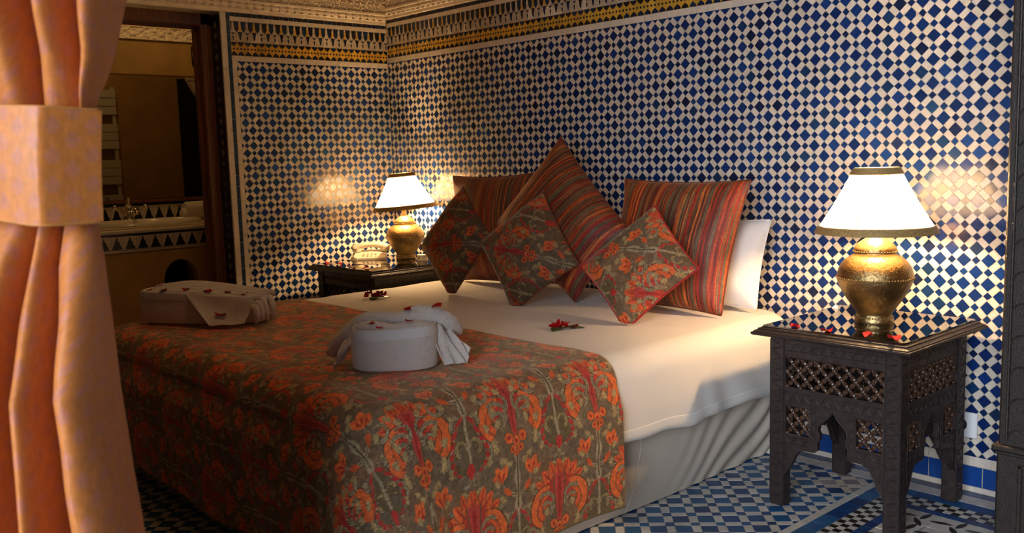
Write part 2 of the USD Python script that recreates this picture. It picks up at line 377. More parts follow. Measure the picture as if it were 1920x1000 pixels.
bs = Pieces(wb, 'baseboard_tile', 'glazed_tile', 60); bw = Pieces(wb, 'base_strip_tile', 'glazed_tile', 100)
strip_row(bw, wall_face_back, 0.006, 3.9, zb_-.032, zb_, (.035, .06), white, TOP, DEP)
strip_row(bs, wall_face_back, 0.006, 3.9, zb_-.100, zb_-.032, (.083, .092), lambda: pick([(.010, .05, .22), (.012, .06, .25)]), TOP+.001, DEP, gap=.003)
strip_row(bw, wall_face_back, 0.006, 3.9, .001, zb_-.100, (.10, .16), white, TOP, DEP)
bs.flush(lambda x, y: x < 1400); bw.flush(lambda x, y: x < 1400)

# ------------------------------------------------------------------ left wall (with the doorway to the washroom)
wl = thing('wall_left', (0, 0, 0), kind='structure', label='narrow tiled wall between the washroom doorway and the corner', cat='wall')
DY0, DY1, DH = -2.05, -.975, 1.862      # doorway in the left wall
obj(wl, 'plaster', cat_m([bx(-.10, 0, DY1, .0, -.02, ROOM_H), bx(-.10, 0, -3.2, DY0, -.02, ROOM_H), bx(-.10, 0, DY0, DY1, DH, ROOM_H)]), 'plaster')
obj(wl, 'mortar_bed', bx(-.001, .0033, DY1+.002, -.001, 0, 1.858), 'mortar')
ZL = -.030; PL = .0740
ztl = FZ0+ZL+PZ/2
B2, W2, S2 = (Pieces(wl, n, 'glazed_tile', lim) for n, lim in (('blue_diamond_tile', 300), ('white_brick_tile', 300), ('small_blue_tile', 120)))
cen = [(-.8375+(i+.5*(j % 2))*PL, FZ0+ZL-j*PZ/2) for j in range(-1, 46) for i in range(-2, 14)]
zellige_field(wall_face_left, cen, PZ/math.sqrt(2), A_W, (-.901, -.006, .08, ztl), (B2, W2, S2), (blue, white, sblue), TOP, DEP, sc=(PL/PZ, 1))
for g in (B2, W2, S2): g.flush(hidden_wall)
frieze(wl, wall_face_left, -.925, -.006, ztl, TOP, DEP, -.8375)
d2 = Pieces(wl, 'dark_strip_tile', 'glazed_tile', 100); w2 = Pieces(wl, 'white_strip_tile', 'glazed_tile', 80)
strip_row(d2, wall_face_left, .05, 1.858, -.945, -.926, (.045, .075), lambda: pick([(.012, .035, .085), (.010, .03, .06)]), TOP, DEP, vertical=True)
strip_row(w2, wall_face_left, .05, ztl, -.9245, -.902, (.10, .17), white, TOP, DEP, vertical=True)
strip_row(w2, wall_face_left, .05, 1.858, -.974, -.946, (.10, .17), white, TOP, DEP, vertical=True)
d2.flush(hidden_wall); w2.flush(hidden_wall)
# tiled reveal of the doorway: the jamb face looking at -y
def jamb_face(u, w, h): return (u, DY1-h, w)
rv = Pieces(wl, 'reveal_tile', 'glazed_tile', 120); rd = Pieces(wl, 'reveal_diamond_tile', 'glazed_tile', 80)
strip_row(rv, jamb_face, .05, 1.85, -.098, -.002, (.05, .08), lambda: np.array((.02, .022, .03))*random.uniform(.6, 1.3), .003, .003, vertical=True)
for k in range(34):
    q = quad(-.05, .1+k*.0515, .011, .017, 0); q = quad(-.05, .1+k*.0515, .013, .013, math.pi/4)
    rd.add(*tile_solid(q, jamb_face, .0042, .003), np.array((.20, .16, .10))*random.uniform(.5, 1.2))
rv.flush(); rd.flush()

# carved stucco friezes, in relief
def stucco_height(u, w):
    """u along the wall, w height above the tiles -> relief"""
    LO, HI = .002, .013
    h = np.full_like(u, .006)
    g = (w > .022) & (w < .054)
    L = .044; t = (u/L) % 1.0; zc = (w-.038)/.014
    env = .92*np.sin(math.pi*t)**.75+1e-3
    lens = np.abs(zc) < env
    ribbon = np.abs(np.abs(zc)-env-.16) < .14
    dia = (np.abs(((u/L+.5) % 1.0)-.5)/.13+np.abs(zc)/.45) < 1
    hg = np.where(lens, HI-.004+.004*np.sqrt(np.clip(1-(zc/env)**2, 0, 1)), LO)
    hg = np.where(dia, HI-.002, hg); hg = np.where(ribbon & ~lens, HI-.003, hg)
    h = np.where(g, hg, h)
    h = np.where((w >= .052) & (w < .066), HI+.002, h); h = np.where((w >= .022) & (w < .0245), HI-.002, h)
    a = w >= .066
    # arabesque: mirrored scrolls in cells and a stem between
    cw, ch = .086, .100
    row = np.floor((w-.066)/ch); uu = u+.5*cw*(row % 2)
    x = np.abs((uu/cw) % 1.0-.5)*cw; y = (w-.066) % ch
    def scroll(cx, cy, r0, turn):
        dx, dy = x-cx, y-cy; r = np.hypot(dx, dy); th = np.arctan2(dy, dx)*turn
        q = np.abs(((r/.0115-th/(2*math.pi)) % 1.0)-.5)
        return np.where(r < r0, HI-.030*np.clip(.33-q, 0, .3), -1)
    h2 = np.full_like(u, LO)
    h2 = np.maximum(h2, scroll(.021, .024, .021, 1)); h2 = np.maximum(h2, scroll(.024, .070, .018, -1))
    stem = np.abs(x-(.0435-.010*np.sin(y/ch*2*math.pi))) < .0042; h2 = np.where(stem, HI, h2)
    bud = ((x/.009)**2+((y-.048)/.013)**2) < 1; h2 = np.where(bud, HI+.002, h2)
    leaf = ((x-.036)/.006)**2+((y-.090)/.011)**2 < 1; h2 = np.where(leaf, HI+.001, h2)
    h2 = h2+.0012*(meshkit.noise(np.stack([u*180, w*180, 0*u], -1))-.5)
    return np.where(a, h2, h)
def stucco_panel(parent, frame, u0, u1, z0, z1, step=.0026):
    nu, nw = int((u1-u0)/step)+1, int((z1-z0)/step)+1
    U, Wd = np.meshgrid(np.linspace(u0, u1, nu), np.linspace(0, z1-z0, nw))
    h = stucco_height(U, Wd)
    h[0] = .0; h[:, 0] = np.maximum(h[:, 0], 0)
    v = np.array(frame(U.ravel(), (z0+Wd).ravel(), h.ravel())).T if frame is wall_face_back else np.stack([h.ravel(), U.ravel(), (z0+Wd).ravel()], -1)
    v = np.stack([U.ravel(), -h.ravel(), (z0+Wd).ravel()], -1) if frame is wall_face_back else v
    obj(parent, 'carved_stucco_frieze', (v, grid_faces(nw, nu)), 'stucco', smooth=True)
stucco_panel(wb, wall_face_back, .012, 1.0, zs+.001, zs+.30); stucco_panel(wb, wall_face_back, 1.0, 3.9, zs+.001, zs+.30, .0045)
stucco_panel(wl, wall_face_left, -1.75, -.012, 1.859, 2.16)

# ------------------------------------------------------------------ the rest of the shell
obj('/World', 'ceiling', bx(-1.8, 5.4, -3.2, .15, ROOM_H, ROOM_H+.1), 'ceiling_paint', kind='structure', label='plain plaster ceiling over the bedroom', cat='ceiling')
wf = thing('wall_front_unseen', (0, -2.85, 0), kind='structure', label='unseen dark front wall with the open doorway, keeps light off the bed foot', cat='wall')
obj(wf, 'plaster', cat_m([bx(-.1, 2.92, -3.0, -2.8, -.02, ROOM_H), bx(2.92, 5.0, -3.0, -2.8, 2.35, ROOM_H), bx(5.0, 5.4, -3.0, -2.8, -.02, ROOM_H)]), 'dark_plaster')  # out of view; its edge and dark tone keep light off the bed foot
obj('/World', 'wall_right', bx(5.25, 5.4, -2.8, 0, -.02, ROOM_H), 'dark_plaster', kind='structure', label='plain plaster right wall of the room', cat='wall')

# ------------------------------------------------------------------ floor
fl = thing('floor', (0, 0, 0), kind='structure', label='blue and white zellige tile floor with bordered strip by the wall', cat='floor')
obj(fl, 'mortar_bed', bx(-.1, 5.4, -3.6, .0, -.06, -.0015), 'floor_mortar')
obj(fl, 'courtyard_paving', bx(-.1, 5.4, -12, -3.6, -.06, -.0005), 'plaster')
def floor_face(u, w, h): return (u, w, h)
PF = .0768; PFd = PF*math.sqrt(2)
hid_floor = lambda x, y: (x < 1080 and y < 1000 and x > 500) or (1450 < x < 1480 and y < 945) or x > 1882
FB, FW, FS = (Pieces(fl, n, 'floor_glaze', 300) for n in ('blue_floor_tile', 'white_floor_tile', 'small_blue_floor_tile'))
cen = []
for j in range(-80, 80):
    for i in range(-60, 60):
        cx = 2.741+(i+.5*(j % 2))*PFd; cy = -.612+j*PFd/2
        if -.05 < cx < 2.98 and -2.85 < cy < .08: cen.append((cx, cy))
zellige_field(floor_face, cen, PF, PF*.645, (.0, 2.898, -2.8, -.112), (FB, FW, FS), (fblue, fwhite, fblue), .0, .003)
for g in (FB, FW, FS): g.flush(hid_floor)
fb = Pieces(fl, 'blue_border_tile', 'floor_glaze', 200); fw_ = Pieces(fl, 'white_border_tile', 'floor_glaze', 150); ck = Pieces(fl, 'checker_tile', 'floor_glaze', 300)
pan = Pieces(fl, 'white_panel_tile', 'floor_glaze', 200); lf = Pieces(fl, 'black_leaf_tile', 'floor_glaze', 200)
dblue = lambda: pick([(.008, .04, .16), (.010, .055, .17), (.010, .03, .12)])
strip_row(fb, floor_face, .0, 5.2, -.046, -.004, (.07, .10), dblue, 0, .003)
strip_row(fw_, floor_face, .0, 5.2, -.111, -.047, (.08, .14), fwhite, 0, .003)
strip_row(fw_, floor_face, -2.8, -.112, 2.899, 2.925, (.12, .2), fwhite, 0, .003, vertical=True)
strip_row(fb, floor_face, 2.926, 5.2, -.165, -.112, (.06, .09), fblue, 0, .003)
strip_row(fb, floor_face, -2.8, -.166, 2.926, 2.978, (.05, .08), fblue, 0, .003, vertical=True)
# checker bands: black and white lozenges
def checker(u0, u1, w0, w1, vertical):
    s = .0245; rows = 3 if not vertical else 3
    if vertical: u0, u1, w0, w1 = w0, w1, u0, u1
    n = int((u1-u0)/s); hh = (w1-w0)/rows
    for i in range(n):
        for j in range(rows):
            sh = .35*s*(j-1)
            q = np.array([(u0+i*s+.0005, w0+j*hh+.0005), (u0+(i+1)*s-.0005, w0+j*hh+.0005), (u0+(i+1)*s-.0005, w0+(j+1)*hh-.0005), (u0+i*s+.0005, w0+(j+1)*hh-.0005)])
            if vertical: q = q[:, ::-1][::-1]
            ck.add(*tile_solid(q, floor_face, 0, .003), (np.array((.016, .012, .010))*random.uniform(.6, 1.6)) if (i+j) % 2 else fwhite())
checker(2.979, 5.1, -.238, -.166, False); checker(2.979, 3.049, -2.8, -.239, True)
strip_row(fb, floor_face, 3.05, 5.2, -.272, -.239, (.04, .07), dblue, 0, .003)
strip_row(fb, floor_face, -2.8, -.273, 3.05, 3.082, (.04, .07), dblue, 0, .003, vertical=True)
px_, py_ = np.meshgrid(np.arange(3.083, 4.9, .105), np.arange(-.274, -1.9, -.105))
for a, b in zip(px_.ravel(), py_.ravel()):
    q = np.array([(a+.0005, b-.1045), (a+.1045, b-.1045), (a+.1045, b-.0005), (a+.0005, b-.0005)]); pan.add(*tile_solid(q, floor_face, -.0006, .003), fwhite())
    for ang, ox, oy in ((.2, .0, -.05), (1.4, .052, -.03), (-.9, .05, -.085)):
        t = np.linspace(-1, 1, 7); L = .033
        e = np.r_[np.c_[t*L, -.009*(1-t*t)], np.c_[t[::-1][1:-1]*L, .009*(1-t[::-1][1:-1]**2)]]
        c, s = math.cos(ang), math.sin(ang); e = np.c_[e[:, 0]*c-e[:, 1]*s, e[:, 0]*s+e[:, 1]*c]+np.array((a+ox+.02, b+oy))
        lf.add(*tile_solid(e, floor_face, .0002, .001), np.array((.016, .012, .012)))
for g in (fb, fw_, ck, pan, lf): g.flush(hid_floor)
# ------------------------------------------------------------------ washroom seen through the doorway
ws_ = thing('wall_washroom', (-1.5, -1.3, 0), kind='structure', label='ochre plaster washroom walls behind the doorway', cat='wall')
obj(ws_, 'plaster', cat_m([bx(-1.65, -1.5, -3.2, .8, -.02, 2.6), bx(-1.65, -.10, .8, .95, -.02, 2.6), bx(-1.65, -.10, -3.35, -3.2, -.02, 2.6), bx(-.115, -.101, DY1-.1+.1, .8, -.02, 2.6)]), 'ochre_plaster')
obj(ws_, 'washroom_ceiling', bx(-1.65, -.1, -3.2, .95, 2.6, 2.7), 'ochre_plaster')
U, Wd = np.meshgrid(np.linspace(-1.9, .3, 560), np.linspace(0, .085, 34))
hh = (meshkit.noise(np.stack([U*110, Wd*110, 0*U], -1), 3)-.5)*.012+.004*np.sin(U*2*math.pi/.09)*np.sin(Wd*2*math.pi/.05)+.010
hh[:4] = .014; hh[-4:] = .014; hh[0] = 0; hh[-1] = 0
obj(ws_, 'carved_frieze', (np.stack([-1.5+hh.ravel(), U.ravel(), 1.900+Wd.ravel()], -1), grid_faces(34, 560)), 'stucco', smooth=True)
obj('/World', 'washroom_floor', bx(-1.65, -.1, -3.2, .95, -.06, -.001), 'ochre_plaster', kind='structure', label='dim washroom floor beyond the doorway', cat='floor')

df = thing('door_1', (-.12, -1.5, 0), kind='structure', label='dark reddish wood door frame of the washroom doorway', cat='door frame')
def frame_bar(x0, x1, y0, y1, z0, z1): return cbx(x0, x1, y0, y1, z0, z1, .004)
obj(df, 'jamb', cat_m([frame_bar(-.160, -.100, -1.030, -.976, 0, 1.862), frame_bar(-.175, -.15, -1.045, -1.0, 0, 1.862), tube([(-.102, -1.004, .0), (-.102, -1.004, 1.81)], .008, 8)]), 'red_wood', smooth=30)
obj(df, 'jamb', frame_bar(-.160, -.100, DY0, DY0+.054, 0, 1.862), 'red_wood')
obj(df, 'lintel', cat_m([frame_bar(-.160, -.100, DY0, -.976, 1.802, 1.862), frame_bar(-.175, -.15, DY0, -1.0, 1.790, 1.862)]), 'red_wood')

van = thing('washbasin_counter', (-1.1, -1.2, 0), 'tiled washbasin counter with dark spire tiles seen through the doorway', 'washbasin counter')
VY0, VY1 = -2.3, -.25
body = Polygon([(VY0, 0), (VY1, 0), (VY1, .80), (VY0, .80)])
ar = Polygon([(-1.075, .20), (-.885, .20), (-.885, .50)]+[(-.98+.095*math.cos(t), .50+.115*math.sin(t)) for t in np.linspace(0, math.pi, 18)]+[(-1.075, .50)])
pb = extrude(body.difference(ar), .06); pb.apply_transform(np.array([[0, 0, 1, -.72], [1, 0, 0, 0], [0, 1, 0, 0], [0, 0, 0, 1.]]))
obj(van, 'front_panel', pb, 'ochre_plaster')
obj(van, 'niche_shade_panel', bx(-1.15, -1.13, -1.3, -.75, .05, .7), 'dark_niche')  # near-black panel stands in for the shade inside the niche
obj(van, 'counter_top', cbx(-1.499, -.64, VY0, VY1, .775, .798, .006), 'porcelain')
ct = Pieces(van, 'counter_edge_tile', 'glazed_tile', 60); sp = Pieces(van, 'spire_tile', 'glazed_tile', 60); wt = Pieces(van, 'white_tile', 'glazed_tile', 60)
def van_face(u, w, h): return (-.660+h, u, w)
strip_row(ct, van_face, VY0, VY1, .763, .7755, (.05, .07), navy, .006, .006)
def spire_row(face, y0, y1, z0, z1, pitch, top):
    for k in range(int((y1-y0)/pitch)):
        u = y0+(k+.5)*pitch; H = z1-z0
        q = np.array([(u-pitch/2+.0006, z0), (u+pitch/2-.0006, z0), (u+pitch/2-.0006, z1), (u-pitch/2+.0006, z1)]); wt.add(*tile_solid(q, face, top-.001, .005), white()*.8)
        prof = [(-.38, .04), (.38, .04), (.36, .18), (.22, .40), (.20, .55), (.07, .72), (.07, .82), (0, .93), (-.07, .82), (-.07, .72), (-.20, .55), (-.22, .40), (-.36, .18)]
        q = np.array(prof)*np.array((pitch, H))+np.array((u, z0))
        g = Polygon(q); mm_ = trimesh.creation.extrude_polygon(g, .003, engine='earcut')
        v = np.array([face(a, b, top-.002+c) for a, b, c in mm_.vertices]); sp.add(v, mm_.faces, np.array((.010, .011, .016)))
spire_row(van_face, VY0, VY1, .692, .763, .068, .006)
strip_row(wt, van_face, VY0, VY1, .676, .691, (.10, .15), lambda: white()*.7, .008, .008)
def back_face(u, w, h): return (-1.5+h, u, w)
spire_row(back_face, VY0, .4, .80, .885, .066, .006)
strip_row(ct, back_face, VY0, .4, .886, .903, (.05, .07), navy, .006, .006)
for g in (ct, sp, wt): g.flush()
obj(van, 'wooden_rail', cbx(-1.499, -1.475, VY0, .4, .904, .922, .003), 'red_wood')
# oval basin set into the counter
prof = [(.0, -.10), (.10, -.09), (.19, -.04), (.228, .008), (.238, .018), (.250, .020), (.258, .012), (.26, .0)]
bs_ = lathe(prof, 56); bs_.vertices *= np.array((.80, 1.30, 1.0)); bs_.apply_translation((-1.03, -1.03, .799))
obj(van, 'basin', bs_, 'porcelain', smooth=40)
tp = thing('basin_tap', (-1.32, -1.0, .80), 'brass coloured mixer tap with two lever handles behind the basin', 'tap')
obj(tp, 'body', cat_m([lathe([(0, .0), (.030, 0), (.028, .012), (.020, .03), (.018, .085), (.022, .10), (.0, .112)], 24).apply_translation((-1.32, -1.0, .80)), tube([(-1.32, -1.0, .86), (-1.25, -1.0, .885), (-1.20, -1.0, .87), (-1.19, -1.0, .85)], .011, 10)]), 'chrome', smooth=40)
for s in (-1, 1): obj(tp, 'handle', cat_m([tube([(-1.31, -1.0+s*.02, .845), (-1.29, -1.0+s*.085, .885)], .010, 8), ball((-1.29, -1.0+s*.09, .889), .015)]), 'chrome', smooth=40)
obj(tp, 'spindle', tube([(-1.32, -1.0, .90), (-1.31, -1.0, .945)], .008, 8), 'chrome', smooth=40)
def rolled_towel(loc, L, r, label):
    x, y, z = loc; t = thing('rolled_towel', loc, label, 'towel')
    for k in range(2):
        pr_ = [(0, -L/2), (r*.8, -L/2), (r, -L/2+.012), (r*1.02, 0), (r, L/2-.012), (r*.8, L/2), (0, L/2)]
        rt = lathe(pr_, 28); v = np.array(rt.vertices); v = np.c_[v[:, 0], v[:, 2], v[:, 1]*(.85)]
        v[:, 2] += r*.85+k*r*.9; v[:, 0] += k*.015; v[:, 1] *= 1-.12*k
        obj(t, 'roll', (v+np.array(loc), rt.faces[:, ::-1]), 'terry', smooth=45)
rolled_towel((-1.15, -.62, .80), .26, .042, 'rolled cream hand towel at the right end of the washbasin counter')
rolled_towel((-.98, -1.52, .80), .20, .038, 'rolled cream hand towel left of the basin beside the curtain')
gl = thing('drinking_glass', (-1.1, -1.38, .80), 'small clear glass standing on the washbasin counter', 'glass')
obj(gl, 'tumbler', lathe([(0, .003), (.026, .003), (.030, .10), (.032, .10), (.028, .0), (0, .0)], 28).apply_translation((-1.1, -1.38, .799)), 'clear_glass', smooth=40)

mr_ = thing('mirror', (-1.48, -1.0, .924), 'large dark wall mirror above the washbasin counter', 'mirror')
obj(mr_, 'glass', bx(-1.498, -1.490, -2.2, .60, .926, 1.684), 'mirror_silver')
obj(mr_, 'frame', cat_m([bx(-1.499, -1.484, -2.2, .60, 1.684, 1.692), bx(-1.499, -1.484, .60, .61, .926, 1.692)]), 'red_wood')
# what the mirror shows: towel radiator, panel painted dark as recess shade, carved corbel
rad = thing('towel_radiator', (-.13, -.70, .55), 'pale slatted towel radiator reflected in the washroom mirror', 'radiator')
for y in (-.90, -.51): obj(rad, 'upright', bx(-.155, -.13, y-.012, y+.012, .50, 1.72), 'radiator_paint')
for zc in (.83, 1.09, 1.355, 1.607):
    for k in (-1, 0, 1): obj(rad, 'slat', cbx(-.165, -.140, -.93, -.492, zc+k*.062-.029, zc+k*.062+.029, .003), 'radiator_paint')
dr_ = thing('door_2', (-.13, .15, 0), kind='structure', label='flat dark panel painting a shaded recess, reflected beside the plaster pier in the washroom mirror', cat='door')
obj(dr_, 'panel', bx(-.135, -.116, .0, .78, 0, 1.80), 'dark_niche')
cb = thing('wall_corbel', (-.16, .2, 1.55), 'carved white plaster corbel reflected at the edge of the washroom mirror', 'corbel')
g = Polygon([(.06, 1.79), (.40, 1.81), (.40, 1.50), (.30, 1.55), (.20, 1.60), (.12, 1.68)]); e = extrude(g, .05)
obj(cb, 'block', np_t(e) if False else trimesh.Trimesh(np.c_[-.186+e.vertices[:, 2], e.vertices[:, 0], e.vertices[:, 1]], e.faces), 'stucco')
for i in range(7):
    a = i*.9; obj(cb, 'carved_scroll', tube(spline([(-.190, .24+.04*math.cos(a+t)*(1-t/7)+.016*i-.04, 1.70+.03*math.sin(a+t)*(1-t/7)-.012*(i % 3)) for t in np.linspace(0, 5.5, 12)], 24), .006, 6), 'stucco', smooth=True)
obj(cb, 'band', bx(-.195, -.136, .06, .40, 1.785, 1.815), 'stucco')
wlt = thing('wall_lamp', (-1.47, -.43, 1.78), 'small dark wall fitting high on the ochre washroom wall', 'wall lamp')
obj(wlt, 'backplate', cbx(-1.499, -1.47, -.47, -.37, 1.76, 1.88, .005), 'dark_niche')
obj(wlt, 'glass_shade', lathe([(.0, 0), (.022, .0), (.028, .06), (.02, .09), (0, .09)], 20).apply_translation((-1.45, -.455, 1.775)), 'brass', smooth=40)

# ------------------------------------------------------------------ damask and other woven patterns (colour only; stripes include painted groove shade)
C_BG = np.array((.165, .108, .057)); C_OR = np.array((.78, .14, .026)); C_RED = np.array((.40, .022, .014)); C_GOLD = np.array((.43, .28, .11)); C_OLV = np.array((.085, .055, .020)); C_TAN = np.array((.38, .275, .15))
def damask(u, v, cw=.305, ch=.54):
    """woven pattern at u, v in metres: palmettes in half drop, berries, tulips on gold scrolls, beaded bulbs"""
    lf_ = meshkit.noise(np.stack([u*9, v*9, 0*u], -1), 31)[..., None]; ft = meshkit.noise(np.stack([u*38, v*38, 0*u], -1), 33)[..., None]
    col = C_BG*(.8+.4*ft)+np.array((.07, .0, -.012))*np.clip(lf_*2-.7, 0, 1)
    nz = meshkit.noise(np.stack([u*140, v*140, 0*u], -1), 5); nz2 = meshkit.noise(np.stack([u*22, v*22, 0*u], -1), 9); nz3 = meshkit.noise(np.stack([u*60, v*60, 0*u], -1), 15)
    def paint(mask, c): col[mask] = c
    def el(x, y, cx, cy, rx, ry, a=0.):
        c, s = math.cos(a), math.sin(a); dx, dy = x-cx, y-cy
        return ((dx*c+dy*s)/rx)**2+((-dx*s+dy*c)/ry)**2
    def pet(x, y, cx, cy, L, w, a):
        """pointed petal from (cx, cy) along angle a: <1 inside; also the place along it"""
        c, s = math.cos(a), math.sin(a); t = ((x-cx)*c+(y-cy)*s)/L; q = np.abs(-(x-cx)*s+(y-cy)*c)
        ww = w*np.sin(math.pi*np.clip(t, 0, 1)**1.25)**.75+1e-6
        return np.where((t > 0) & (t < 1), q/ww, 9.), t
    def arc(ax, y, cx, cy, r, a0, a1, w, c, line=True):
        th = (np.arctan2(y-cy, ax-cx)-a0) % (2*math.pi); d = np.abs(np.hypot(ax-cx, y-cy)-r); on = th < (a1-a0)
        wt = w*np.clip(1.15-.75*th/(a1-a0), .3, 1); paint(on & (d < wt*1.35), C_OLV*1.1); paint(on & (d < wt), c)
        if line: paint(on & (d < wt*.28), C_OLV*1.6)
    for half in (0, 1):
        x = ((u+(.5*cw if half else 0)+cw/2) % cw)-cw/2; y = ((v+(.5*ch if half else 0)+ch/2+.17) % ch)-ch/2-.17
        x = x+(nz2-.5)*.007+(nz3-.5)*.0022; y = y+(nz2-.5)*.005+(nz3-.5)*.0022
        ax = np.abs(x)
        # gold leaf sprays
        for (cx, cy, a) in ((.100, .035, .6), (.108, -.01, .1), (.104, -.050, -.3), (.090, -.085, -.6), (.070, -.105, -.9), (.045, -.135, -1.2), (.085, .080, 1.0), (.125, -.235, .6), (.105, -.215, 1.0), (.090, -.285, .2), (.066, -.318, .5), (.105, -.315, -.3), (.028, -.150, -1.4), (.080, -.36, .2), (.060, -.395, .6), (.130, -.19, 1.4)):
            for q in range(-2, 3):
                d, t = pet(ax, y, cx-.008*math.cos(a), cy-.008*math.sin(a), .021-.003*abs(q), .0034, a+q*.55); paint(d < 1, C_GOLD*(1.1 if q % 2 else .85))
        # gold scroll branches
        for r0, cx, cy, a0, a1, w in ((.050, .0, -.185, -1.57, .15, .0058), (.020, .070, -.232, -2.4, 1.9, .0050), (.016, .028, -.292, -.6, 3.4, .0048), (.030, .114, -.105, 1.2, 4.6, .0048), (.014, .135, -.155, -2, 2.6, .004), (.024, .118, -.27, -1.2, 2.2, .0045)): arc(ax, y, cx, cy, r0, a0, a1, w, C_TAN)
        paint((ax < .0085+.004*np.sin(y*90)) & (y < -.13) & (y > -.29), C_TAN); paint((ax < .0022) & (y < -.13) & (y > -.29), C_OLV)
        # tulips on the branches
        for a, L, w in ((1.9, .046, .012), (1.2, .050, .013), (.55, .040, .011)):
            d, t = pet(ax, y, .052, -.192, L, w, a); paint(d < 1, C_OR*(1.05 if a > 1 else .9)); paint((d < .25) & (t < .6), C_RED)
        d, t = pet(ax, y, .022, -.235, .038, .0085, .85); paint(d < 1, C_OR*np.array((.85, .7, .7)))
        # beaded bulb, a teardrop
        t = np.clip((y+.415)/.145, 0, 1); wv = .054*np.sin(math.pi*np.clip(t, 0.02, 1)**.62)**.8+.0001; on = (y > -.415) & (y < -.270)
        rim = on & (ax < wv+.008); paint(rim & (np.sin(y*330+ax*120) > -.55), C_RED*1.25); paint(on & (ax < wv-.006), C_BG*.9)
        paint(on & (ax < wv-.008) & (nz3 > .40), C_OLV*1.6); arc(ax, y, .022, -.348, .016, -1.2, 3.4, .0045, C_GOLD); paint(on & (ax < .004), C_TAN)
        d, t = pet(ax, y, 0, -.425, .042, .012, 1.57); paint(d < 1, C_RED*1.3)
        # palmette: pointed crown, drooping side lobes, tan ribs, red heart and stem
        for a, L, w, dk in ((-.35, .098, .016, .80), (.05, .096, .017, .88), (.45, .094, .017, .95), (.85, .092, .017, 1.0), (1.22, .092, .016, .92), (1.57, .092, .014, .80)):
            d, t = pet(ax, y, .004, .0, L, w, a); paint(d < 1.16, C_OLV*1.5); paint(d < 1, C_OR*np.array((dk, dk*.9, dk)))
            paint((d < 1) & (t < .45+.15*nz3), C_RED*1.5); paint((d < .16) & (t > .3), C_RED*1.2)
        for r0, cx, cy, a0, a1, w, c in ((.048, .046, -.030, -1.1, 1.75, .0155, C_OR), (.034, .040, -.034, -1.0, 1.9, .0090, C_OR*np.array((.9, .75, .8)))): arc(ax, y, cx, cy, r0, a0, a1, w, c, False)
        arc(ax, y, .052, -.028, .034, .9, 4.2, .0048, C_TAN); arc(ax, y, .046, -.040, .020, .6, 4.3, .0042, C_TAN)
        w = .014+.006*np.clip((y+.02)/.06, -1, 1); paint((ax < w*1.25) & (y < .05) & (y > -.088), C_OLV*1.4); paint((ax < w) & (y < .05) & (y > -.086), np.array((.50, .055, .035))); paint((ax < w*.35) & (y < .04) & (y > -.08), C_RED)
        # berries
        for cx, cy, r in ((.0, -.098, .0125), (.024, -.088, .0135), (.013, -.115, .0105), (0, -.128, .008)): paint(el(ax, y, cx, cy, r*1.15, r*1.15) < 1, C_OLV); paint(el(ax, y, cx, cy, r, r) < 1, C_OR*.95); paint(el(ax, y, cx, cy, r*.4, r*.4) < 1, C_RED)
    return np.clip(col*(.74+.52*nz[..., None]), 0, 1)
def sm_np(a, b, x): t = np.clip((x-a)/(b-a), 0, 1); return t*t*(3-2*t)
def stripes(u, v, seed=0, dark=1.0):
    """ikat-like velvet stripes along v"""
    rng = np.random.RandomState(seed); n = 132
    pal = np.array([(.52, .082, .012), (.36, .022, .009), (.15, .022, .010), (.14, .105, .055), (.60, .17, .03), (.22, .035, .010), (.075, .022, .010), (.20, .10, .035)])
    idx = rng.choice(8, n, p=[.18, .16, .14, .18, .09, .09, .08, .08]); w = rng.uniform(.55, 1.5, n); e = np.cumsum(w)/w.sum(); e0 = np.r_[0, e[:-1]]
    un = np.clip(u+.0035*np.sin(v*7+seed)+.0015*(meshkit.noise(np.stack([u*8, v*6, 0*u], -1), seed)-.5), 0, .9999)
    k = np.clip(np.searchsorted(e, un), 0, n-1); f = (un-e0[k])/(e[k]-e0[k])
    br = meshkit.noise(np.stack([k*7.3, v*5, 0*v], -1), seed+1); k2 = (k+1) % n
    mixw = sm_np(.62, .82, br)[..., None]*.75; c = pal[idx[k]]*(1-mixw)+pal[idx[k2]]*mixw
    groove_shade = .45+.65*np.sin(math.pi*np.clip(f, 0, 1))**.6  # shade in the grooves between ribs, painted into the colour
    fl_ = .72+.56*meshkit.noise(np.stack([u*90, v*16, 0*v], -1), seed+2)
    return np.clip(c*(groove_shade*fl_*dark)[..., None], 0, 1)

# ------------------------------------------------------------------ bed
BX0, BX1, BY0, BY1, BZ = .745, 2.600, -1.92, -.03, .545
bed = thing('bed', ((BX0+BX1)/2, (BY0+BY1)/2, 0), 'wide double bed with white sheet and cream fabric base', 'bed')
R_ = .078
def rect_perim(x0, x1, y0, y1, rc, step):
    """rounded rectangle, ccw from the right head corner going along the head ... closed; returns points, normals"""
    P, N = [], []
    def line(a, b, n):
        L = math.dist(a, b); k = max(2, int(L/step))
        for t in np.linspace(0, 1, k, endpoint=False): P.append((a[0]+(b[0]-a[0])*t, a[1]+(b[1]-a[1])*t)); N.append(n)
    def arc(cx, cy, a0):
        k = max(4, int(rc*math.pi/2/step))
        for t in np.linspace(0, math.pi/2, k, endpoint=False): P.append((cx+rc*math.cos(a0-t), cy+rc*math.sin(a0-t))); N.append((math.cos(a0-t), math.sin(a0-t)))
    line((x1, y1-rc), (x1, y0+rc), (1, 0)); arc(x1-rc, y0+rc, 0)
    line((x1-rc, y0), (x0+rc, y0), (0, -1)); arc(x0+rc, y0+rc, -math.pi/2)
    line((x0, y0+rc), (x0, y1-rc), (-1, 0)); arc(x0+rc, y1-rc, math.pi)
    line((x0+rc, y1), (x1-rc, y1), (0, 1)); arc(x1-rc, y1-rc, math.pi/2)
    return np.array(P), np.array(N, float)
